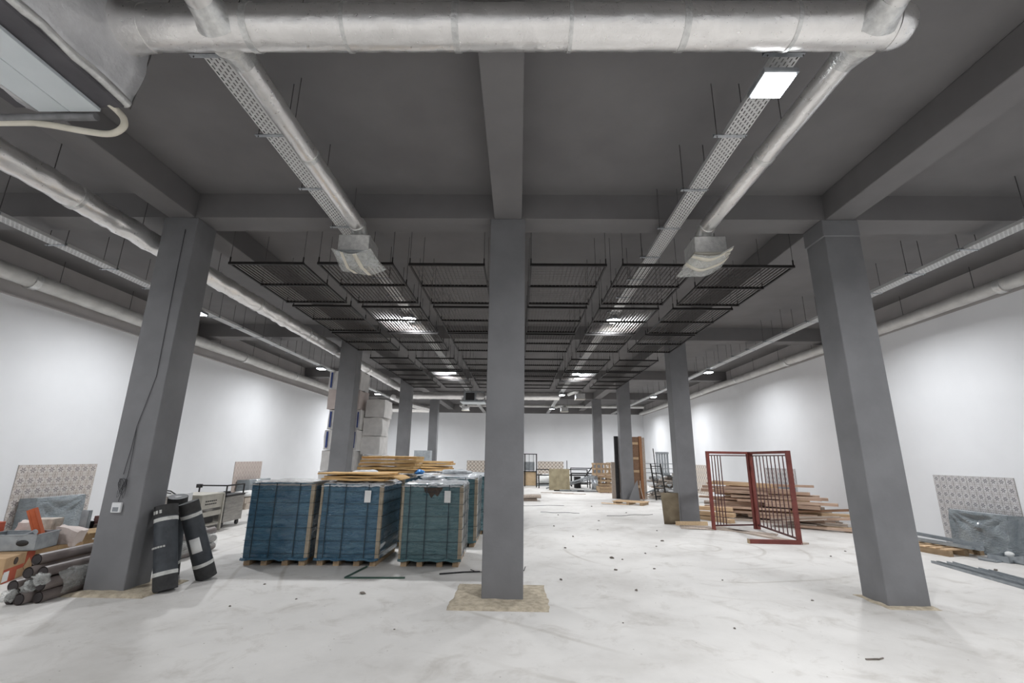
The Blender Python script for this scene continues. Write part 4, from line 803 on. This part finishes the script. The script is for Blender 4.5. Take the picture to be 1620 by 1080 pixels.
# ================================================================== BEHIND: DOORS AND CRATES AT THE THIRD COLUMN
t = thing('wooden_door_panel', 'tall brown wooden door panel with pale battens behind the third column', 'door panel', (4.75, 20.42, 0))
obj('panel_board', MB().b2((-.38, 0, 0), (.56, .05, 2.58)), m_dark_wood, t); obj('edge_post', MB().b2((.5, -.05, 0), (.62, .06, 2.6)), m_edge_wood, t); obj('pale_edge', MB().b2((.62, -.04, 0), (.74, .04, 2.55)), m_plank2, t)
for z in (.45, 1.08, 1.62, 2.25): obj('batten', MB().b2((.2, -.035, z), (.46, -.001, z + .1)), m_plank3, t)
obj('dark_edge', MB().b2((-.56, -.03, 0), (-.4, .12, 2.6)), m_dark, t); obj('pale_strip', MB().b2((-.74, -.02, 0), (-.58, .05, 1.5)), m_plank2, t)
solo('dark_offcut', MB().add([(0, 0, 0), (.45, 0, 0), (.38, .02, .8), (.3, .02, .7), (0, .03, 0), (.45, .03, 0), (.38, .05, .8), (.3, .05, .7)], [(0, 1, 2, 3), (7, 6, 5, 4), (0, 4, 5, 1), (1, 5, 6, 2), (2, 6, 7, 3), (3, 7, 4, 0)]), m_col, 'dark triangular offcut leaning by the third column', 'board', None, (4.5, 19.55, 0), (0, 0, -.2))
solo('curved_offcut', MB().slab(8, 2, lambda a, b: Vector((.12 * (1 - a) ** 2, .06 * b, .78 * a)), (.02, 0, 0)), m_plank2, 'curved pale strip leaning beside the dark offcut', 'board', None, (4.98, 19.5, 0), (0, 0, 0))
t = thing('broken_pallet', 'broken wooden pallet on the floor in front of the third column', 'pallet', (4.25, 18.1, 0), -.55)
for x in (-.5, 0, .5): obj('runner', MB().b2((x - .05, -.4, 0), (x + .05, .35, .09)), m_pallet, t)
for k in range(4): obj('deck_board', MB().b2((-.6, -.38 + .2 * k, .09), (.6, -.26 + .2 * k, .112)), m_plank3, t)
solo('loose_lath', MB().bar((0, 0, .012), (-.9, .1, .05), .12, .02), m_plank3, 'loose pale slat beside the broken pallet', 'slat', None, (4.0, 17.8, 0))
def crate(x, y, z, w_, d_, h, rz, label):
    t = thing('wooden_crate', label, 'crate', (x, y, z), rz, 'wooden crates by the fourth column')
    for sx in (-1, 0, 1):
        for sy in (-1, 1): obj('upright', MB().b2((sx * (w_ / 2 - .04) - .04, sy * (d_ / 2 - .02) - .02, 0), (sx * (w_ / 2 - .04) + .04, sy * (d_ / 2 - .02) + .02, h)), m_pallet, t)
    for k in range(3):
        z_ = .05 + (h - .13) * k / 2
        for sy in (-1, 1): obj('slat', MB().b2((-w_ / 2, sy * (d_ / 2 + .012) - .011, z_), (w_ / 2, sy * (d_ / 2 + .012) + .011, z_ + .08)), m_pallet, t)
        for sx in (-1, 1): obj('slat', MB().b2((sx * (w_ / 2 + .012) - .011, -d_ / 2, z_), (sx * (w_ / 2 + .012) + .011, d_ / 2, z_ + .08)), m_pallet, t)
    obj('bottom_board', MB().b2((-w_ / 2, -d_ / 2, 0), (w_ / 2, d_ / 2, .03)), m_plank, t); return t
crate(4.45, 24.0, 0, .85, .8, .3, .05, 'lowest slatted crate of the pallet stack'); crate(4.48, 24.0, .3, .8, .8, .5, -.05, 'middle slatted crate of the pallet stack'); crate(4.3, 23.95, .8, .95, .7, .62, .12, 'uppermost slatted crate tilted on the pallet stack')
crate(5.05, 24.6, 0, .6, .6, 1.15, .1, 'tall slatted crate behind the pallet stack')

# ================================================================== FAR END CLUTTER
solo('dusty_board', MB().b2((-.55, 0, 0), (.55, .03, 1.08)), m_mdf, 'square dusty olive board standing far back in the hall', 'board', None, (2.2, 25.3, 0), (-.06, 0, .02))
t = thing('steel_partition', 'black steel frame with plywood lower half beside the middle column', 'frame', (.35, 28.1, 0)); 
for x in (-.9, .05, .74): obj('post', MB().b2((x - .03, -.03, 0), (x + .03, .03, 1.85)), m_black, t)
for z in (.82, 1.82): obj('rail', MB().b2((-.9, -.03, z), (.77, .03, z + .05)), m_black, t)
for x in (-.4, .3, .55): obj('bar', MB().b2((x - .01, -.01, .85), (x + .01, .01, 1.82)), m_black, t)
obj('plywood_panel', MB().b2((-.86, .03, .05), (.7, .05, .82)), m_ply, t); obj('grey_sheet', MB().b2((.0, .06, .9), (.62, .08, 1.4)), m_dgalv, t)
for k, (x, y, r) in enumerate(((.5, 29.9, .62), (1.8, 29.6, .6), (3.0, 30.2, .5))): scrap('white_bag', (x, y, .3), (r, .45, .36), m_foam, f'white bulk bag on the floor near the far wall, {ORD[k]} from the middle column', 'bag', 5 + k)
solo('low_platform', MB().b2((-1.4, -.3, 0), (1.3, .3, .1)).b2((-1.3, -.25, .1), (1.2, .25, .12)), m_dgalv, 'low grey platform under the white bags', 'platform', None, (1.3, 28.8, 0))
def frame_table(x, y, w_, d_, h, rz, label):
    t = thing('steel_workbench', label, 'table frame', (x, y, 0), rz, 'black steel table frames')
    for sx in (-1, 1):
        for sy in (-1, 1): obj('leg', MB().b2((sx * w_ / 2 - .025, sy * d_ / 2 - .025, 0), (sx * w_ / 2 + .025, sy * d_ / 2 + .025, h + (.3 if sy > 0 else 0))), m_black, t)
    for sy in (-1, 1): obj('long_rail', MB().b2((-w_ / 2, sy * d_ / 2 - .02, h - .05), (w_ / 2, sy * d_ / 2 + .02, h)), m_black, t); obj('low_rail', MB().b2((-w_ / 2, sy * d_ / 2 - .015, .2), (w_ / 2, sy * d_ / 2 + .015, .23)), m_black, t)
    for sx in (-1, 1): obj('end_rail', MB().b2((sx * w_ / 2 - .02, -d_ / 2, h - .05), (sx * w_ / 2 + .02, d_ / 2, h)), m_black, t)
    obj('back_rail', MB().b2((-w_ / 2, d_ / 2 - .015, h + .25), (w_ / 2, d_ / 2 + .015, h + .3)), m_black, t)
frame_table(3.4, 27.3, 1.3, .7, .72, .05, 'black steel table frame right of the dusty board'); frame_table(4.0, 28.6, 1.6, .7, .78, -.05, 'black steel table frame standing farther behind the first frame'); frame_table(1.5, 27.0, .8, .6, .72, .2, 'black steel table frame left of the dusty board')
solo('black_unit', boxm(.35, .4, .62).b2((-.15, -.21, .1), (.15, -.2, .5)), m_dark, 'black boxy unit under the table frame', 'unit', None, (3.4, 27.35, 0))
for k in range(6):
    a = rp.uniform(-.15, .25); solo('silver_profile', MB().bar((0, 0, 0), (-2.1 - .3 * (k % 3), -.5, -.72 + .06 * (k % 4)), .09, .05), (m_galv, m_dgalv)[k % 2], f'silver profile sloping down from the fourth column, {ORD[k]} counting from the column', 'profile', 'silver profiles by the fourth column', (4.3 - .02 * k, 26.75 - .15 * k, .78 - .06 * (k % 4)))
for k in range(6): solo('dark_rail', MB().bar((-.9, 0, .03 + .03 * (k % 2)), (.9, .1 * (k - 3), .03), .07, .05), (m_black, m_dgalv)[k % 2], f'steel rail on the floor before the fourth column, {ORD[k]} from the dusty board', 'rail', 'rails on the floor far back', (2.7 + .3 * k, 24.7 - .12 * k, 0), (0, 0, rp.uniform(-.3, .3)))
solo('dark_leaning_bar', MB().bar((0, 0, .02), (1.0, .02, 1.25), .05, .05), m_black, 'black steel bar leaning against the fourth column', 'bar', None, (3.3, 26.98, 0))
solo('grey_ribbed_sheet', MB().slab(16, 1, lambda a, b: Vector((.6 * a, .03 * math.sin(a * 40), .55 * b)), (0, .01, 0)), m_galv, 'grey ribbed sheet standing at the foot of the fourth column', 'sheet', None, (4.0, 25.9, 0))
solo('thin_post', MB().bar((0, 0, 0), (0, 0, 1.5), .04, .04).b2((-.1, -.1, 0), (.1, .1, .02)), m_black, 'thin upright post behind the dusty board', 'post', None, (2.95, 28.6, 0))
solo('folded_sheet', MB().slab(3, 3, lambda a, b: Vector(((a - .5) * 1.1, (b - .5) * .6, .16 + .06 * math.sin(a * 2))), (0, 0, -.1)).b2((-.4, -.2, 0), (.4, .2, .08)), m_plank2, 'grey slab on a low block just beyond the middle column', 'slab', None, (.35, 19.0, 0))
for k in range(3): solo('thin_board', MB().b2((-.5, -.05, 0), (.5, .05, .025)), m_plank2, f'thin board lying flat far back, {ORD[k]} of three', 'board', 'thin boards far back', (1.6 + .55 * k, 23.2 - .3 * k, 0), (0, 0, .1 - .12 * k))
# machine behind the cardboard
t = thing('grey_machine', 'grey boxy machine head showing above the cardboard flats', 'machine', (-5.2, 25.6, 0)); obj('stand', MB().b2((-.3, -.2, 0), (.3, .2, 1.35)), m_dark, t); obj('head', MB().b2((-.45, -.3, 1.35), (.42, .3, 1.95)), m_dgalv, t); obj('spout', MB().b2((-.1, -.5, 1.25), (.05, -.3, 1.5)), m_white, t)
# scrap heap right of the doors
t = thing('ladder', 'short dark steel ladder leaning at the scrap heap', 'ladder', (5.75, 20.0, 0))
for x in (0, .42): obj('side_rail', MB().bar((x, 0, 0), (x - .06, .35, 1.45), .05, .04), m_black, t)
for k in range(5): z = .15 + .3 * k; obj('rung', MB().bar((0 - .06 * z / 1.45, .35 * z / 1.45, z), (.42 - .06 * z / 1.45, .35 * z / 1.45, z), .03, .03), m_black, t)
solo('thin_pole', MB().tube([(0, 0, 0), (-.08, .2, 2.1)], .02, 8), m_black, 'thin dark pole standing at the scrap heap', 'pole', None, (6.02, 20.5, 0))
rs = random.Random(5)
for k in range(70):
    h_ = k / 70; kind = rs.randrange(3); L = rs.uniform(.4, 1.3); m = MB()
    if kind == 0: m.bar((-L / 2, 0, 0), (L / 2, 0, 0), .06, .05)
    elif kind == 1: m.b2((-L / 3, -.15, -.01), (L / 3, .15, .01)).b2((-L / 3, -.15, -.01), (-L / 3 + .01, .15, .08))
    else: m.tube([(-L / 2, 0, 0), (0, .05, .02), (L / 2, 0, 0)], .035, 8)
    z = .06 + .95 * h_ * rs.uniform(.75, 1); r = 1 - .55 * h_
    solo('scrap_piece', m, (m_scrap, m_dgalv, m_plank2, m_scrap, m_white)[rs.randrange(5) if h_ > .2 else 0], 'tangled scrap metal or wood piece in the heap between the columns', 'scrap', 'scrap heap pieces', (6.5 + rs.uniform(-.8, 1.1) * r, 20.9 + rs.uniform(-.5, .6) * r, z), (rs.uniform(-.25, .25), rs.uniform(-.35, .35) if h_ > .1 else 0, rs.uniform(0, 3.1)))
t = thing('ribbed_panel', 'upright grey ribbed panel standing behind the scrap heap', 'panel', (7.2, 23.6, 0))
for k in range(5): obj('rib', MB().b2((-.3 + .13 * k, -.04, .1), (-.22 + .13 * k, .04, 1.9)), m_dgalv, t)
obj('head_rail', MB().b2((-.32, -.05, 1.9), (.32, .05, 2.0)), m_galv, t); obj('foot_rail', MB().b2((-.32, -.05, 0), (.32, .05, .1)), m_galv, t)
t = thing('wire_rack', 'steel rack with thin rails behind the scrap heap', 'rack', (6.6, 22.6, 0))
for x in (-.9, .9): obj('post', MB().b2((x - .02, -.02, 0), (x + .02, .02, 1.45)), m_dgalv, t)
for z in (.6, 1.0, 1.2, 1.42): obj('rail', MB().b2((-.9, -.015, z), (.9, .015, z + .03)), m_dgalv, t)
t = thing('steel_bench', 'low bench with a thin pale top in the scrap area', 'bench', (6.95, 20.0, 0))
obj('bench_top', MB().b2((-.45, -.2, .93), (.45, .2, .97)), m_band, t)
for sx in (-.4, .4):
    for sy in (-.15, .15): obj('leg', MB().b2((sx - .02, sy - .02, 0), (sx + .02, sy + .02, .93)), m_dgalv, t)
